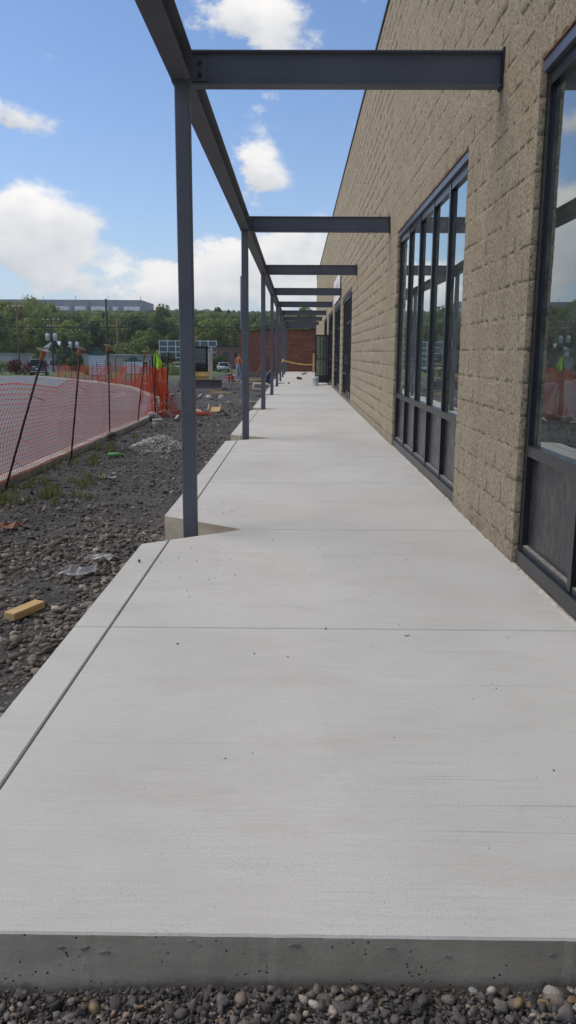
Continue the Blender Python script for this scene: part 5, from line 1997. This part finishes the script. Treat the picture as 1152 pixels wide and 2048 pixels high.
for i, (ya, za, yb, zb, r_, lab) in enumerate([(100, 5.55, 120, 6.6, 0.030, 'highest thin power line across the wooded hillside'), (101, 4.42, 121, 5.25, 0.055, 'thick dark power line across the wooded hillside'), (102, 4.15, 122, 4.75, 0.030, 'lowest thin power line across the wooded hillside')]):
    pts = []
    for t in np.linspace(0, 1, 30):
        x = -70 + 80 * t
        s = ((t * 3) % 1.0)
        pts.append((x, ya + (yb - ya) * t, za + (zb - za) * t - 1.1 * s * (1 - s)))
    tag(MB().tube(pts, r_, 5).build('power_line', WIRE), lab, 'power line')

# ------------------------------------------------------------------ trees
def crown_arrays(seed, h, w, n, size, conifer=False, lobes=9):
    r = np.random.default_rng(seed)
    C, Rr = [], []
    if conifer:
        zc = r.uniform(0.05, 1.0, n) ** 1.15
        rad = (1 - zc) * w * 0.5 * (0.65 + 0.35 * np.sin(zc * 40 + r.uniform(0, 6, n)))
        a = r.uniform(0, 2 * np.pi, n)
        q = np.sqrt(r.uniform(0.35, 1, n))
        P = np.stack([rad * q * np.cos(a), rad * q * np.sin(a), 0.12 * h + zc * 0.88 * h], 1)
        N = np.stack([np.cos(a), np.sin(a), np.full(n, 0.3)], 1)
    else:
        for i in range(lobes):
            zz = r.uniform(0.28, 0.86)
            rr = w * 0.5 * (1 - abs(zz - 0.5) * 1.15)
            a = r.uniform(0, 2 * np.pi)
            q = rr * r.uniform(0.25, 0.75)
            C.append((q * math.cos(a), q * math.sin(a), zz * h))
            Rr.append(w * r.uniform(0.17, 0.30))
        C.append((0, 0, 0.84 * h))
        Rr.append(w * 0.2)
        C, Rr = np.array(C), np.array(Rr)
        k = r.integers(0, len(C), n)
        d = r.normal(0, 1, (n, 3))
        d /= np.linalg.norm(d, axis=1, keepdims=True)
        q = r.uniform(0.55, 1.05, n) ** 0.6
        P = C[k] + d * (Rr[k] * q)[:, None] * np.array((1, 1, 0.9))
        N = d
    t = np.cross(N + r.normal(0, 0.5, (n, 3)), r.normal(0, 1, (n, 3)))
    t /= np.linalg.norm(t, axis=1, keepdims=True) + 1e-6
    b = np.cross(N + r.normal(0, 0.4, (n, 3)), t)
    b /= np.linalg.norm(b, axis=1, keepdims=True) + 1e-6
    s = size * r.uniform(0.5, 1.3, n)[:, None]
    V = np.stack([P - t * s, P - b * s * 0.7, P + t * s, P + b * s * 0.7], 1).reshape(-1, 3)
    F = np.arange(4 * n).reshape(n, 4)
    return V, F


def trunk_mesh(h, r0, seed):
    rr = random.Random(seed)
    mb = MB()
    mb.tube([(0, 0, -0.5), (rr.uniform(-0.1, 0.1), 0, h * 0.35), (rr.uniform(-0.3, 0.3), 0, h * 0.75)], r0, 7, r2=r0 * 0.35)
    for k in range(5):
        a = rr.uniform(0, 6.28)
        z = h * rr.uniform(0.28, 0.6)
        mb.tube([(0, 0, z), (math.cos(a) * h * 0.13, math.sin(a) * h * 0.13, z + h * 0.10), (math.cos(a) * h * 0.22, math.sin(a) * h * 0.22, z + h * 0.24)], r0 * 0.4, 5, r2=r0 * 0.12)
    return mb.mesh('trunk')


BARK = simple('bark', (0.07, 0.055, 0.042), 0.95, 0.3, 4)


def tree(name, x, y, h, w, mat, label, seed, conifer=False, n=1500, size=0.36):
    t = tag(empty(name, (x, y, terrain(x, y))), label, 'tree' if name != 'shrub' else 'shrub')
    V, F = crown_arrays(seed, h, w, n, size, conifer)
    link('crown', raw_mesh('crown', V, F), mat, t)
    link('trunk', trunk_mesh(h, h * 0.022 + 0.03, seed), BARK, t)
    return t


def top_at(px, row, y):
    return 1.316 + (704 - row) * y / 1667


# trees one can pick out: x slope (pixels), distance, top height, width
for (px, y, row, w, mat, con, lab) in [
        (72, 190, 596, 9.5, LEAF_PALE, False, 'big round pale green tree on the skyline over the SUV'),
        (14, 200, 597, 6.5, LEAF_PALE, False, 'pale green tree with a pointed top at the photo’s left edge'),
        (105, 205, 604, 6, LEAF_PALE, False, 'pale green tree right of the big round one on the skyline'),
        (40, 185, 606, 8, LEAF_PALE, False, 'pale green tree left of the big round one'),
        (325, 230, 609, 7, LEAF_MID, False, 'rounded green tree on the skyline just left of the first post'),
        (436, 260, 609, 5.5, LEAF_DARK, False, 'dark round topped tree on the skyline right of the first post'),
        (425, 220, 624, 9, LEAF_PALE, False, 'broad pale green tree below the dark round topped one'),
        (458, 250, 620, 5, LEAF_DARK, True, 'small dark pointed conifer on the skyline left of the second post'),
        (250, 140, 688, 5.5, LEAF_MID, False, 'light green bushy tree behind the lower directory sign'),
        (275, 146, 680, 6, LEAF_MID, False, 'bushy tree left of the glass front'),
        (335, 128, 712, 3.2, LEAF_DARK, False, 'small dark tree in front of the glass front'),
        (440, 132, 712, 3.4, LEAF_DARK, False, 'small dark tree in front of the brick wing'),
        (108, 132, 676, 5, LEAF_DARK, True, 'dark conifer behind the nearer transformer pole'),
        (128, 128, 672, 5.2, LEAF_DARK, True, 'dark conifer between the two transformer poles'),
        (168, 136, 676, 6, LEAF_DARK, True, 'dark conifer behind the farther transformer pole'),
        (150, 118, 706, 3, LEAF_DARK, False, 'dark small tree beside the long low building'),
        (608, 240, 606, 8, LEAF_MID, False, 'green tree showing between the far cross beams')]:
    x = (px - 594) / 1634 * y
    z = terrain(x, y)
    h = top_at(px, row, y) - z
    tree('conifer' if con else 'tree', x, y, h, w, mat, lab, int(px * 3 + y), con, 2200 if h > 7 else 1300, 0.34 if h > 7 else 0.24)
for (x, y, h, w, mat, lab) in [(-33.5, 97, 1.5, 3.2, LEAF_RED, 'reddish shrub at the road’s far edge left of the SUV'), (-36.5, 99, 1.4, 3.5, LEAF_MID, 'green shrub left of the reddish one'), (-31.4, 96, 1.2, 2.6, LEAF_RED, 'low rusty shrub right behind the SUV roof'), (-24.8, 97, 1.1, 2.2, LEAF_MID, 'low green shrub right of the SUV'), (-15.8, 100, 0.9, 4.5, LEAF_MID, 'low green hedge right of the lime flag')]:
    tree('shrub', x, y, h, w, mat, lab, int(-x * 10), False, 700, 0.13)
# the wood that reads as one mass
WV, WF, nv_ = [[], [], []], [[], [], []], [0, 0, 0]
protos = [[crown_arrays(900 + i, 10, 7.5, 1300, 0.40, False, 10) for i in range(4)], [crown_arrays(930 + i, 10, 7.0, 1200, 0.40, False, 8) for i in range(3)], [crown_arrays(960 + i, 10, 6.0, 1200, 0.36, i == 2, 8) for i in range(3)]]
TRV, TRF, ntr = [], [], 0
rnd = random.Random(5)


def sky_row(px):
    if px < 112:
        return 606
    if px < 300:
        return 625
    if px < 420:
        return 623
    return 625


y = 152.0
while y < 585:
    x = -0.52 * y
    while x < 0.10 * y:
        xx = x + rnd.uniform(-2, 2)
        yy = y + rnd.uniform(-6, 6)
        px = 594 + xx / yy * 1634
        z = terrain(xx, yy)
        h = min(rnd.uniform(7.0, 12.0), top_at(px, sky_row(px) + rnd.uniform(-2, 9 if yy < 400 else 2) - (4 if yy > 470 and px > 112 else 0), yy) - z)
        if -18 - 9 < xx < -7 and yy < 166:
            h = 0
        if h > 1.4:
            c = rnd.choices((0, 1, 2), (0.5, 0.22, 0.28))[0]
            V, F = rnd.choice(protos[c])
            a = rnd.uniform(0, 6.28)
            s = h / 10
            ws = max(s, 0.62) * rnd.uniform(0.85, 1.2)
            R_ = np.array([[math.cos(a) * ws, -math.sin(a) * ws, 0], [math.sin(a) * ws, math.cos(a) * ws, 0], [0, 0, s]])
            WV[c].append(V @ R_.T + np.array((xx, yy, z)))
            WF[c].append(F + nv_[c])
            nv_[c] += len(V)
        x += rnd.uniform(4.2, 7.0) * (1 if y < 260 else 1.3)
    y += 15 if y < 230 else 22
for c, (mat, lab) in enumerate([(LEAF_MID, 'mid green trees massed on the far wooded hillside'), (LEAF_PALE, 'paler green trees mingled in the far wooded hillside'), (LEAF_DARK, 'darkest green trees mingled in the far wooded hillside')]):
    tag(link('woods', raw_mesh('woods', np.concatenate(WV[c]), np.concatenate(WF[c])), mat), lab, 'woods', None, 'stuff')

# ------------------------------------------------------------------ thin summer haze
HZ = bpy.data.materials.new('summer_haze')
HZ.use_nodes = True
hn = HZ.node_tree.nodes
hn.clear()
hv = hn.new('ShaderNodeVolumePrincipled')
hv.inputs['Color'].default_value = (0.93, 0.96, 1.0, 1)
hv.inputs['Density'].default_value = 0.00027
hv.inputs['Anisotropy'].default_value = 0.2
ho_ = hn.new('ShaderNodeOutputMaterial')
HZ.node_tree.links.new(hv.outputs[0], ho_.inputs['Volume'])
tag(MB().box(-425, 425, -45, 1505, -4, 62).build('haze', HZ), 'thin pale summer haze filling the air', 'haze', None, 'stuff')
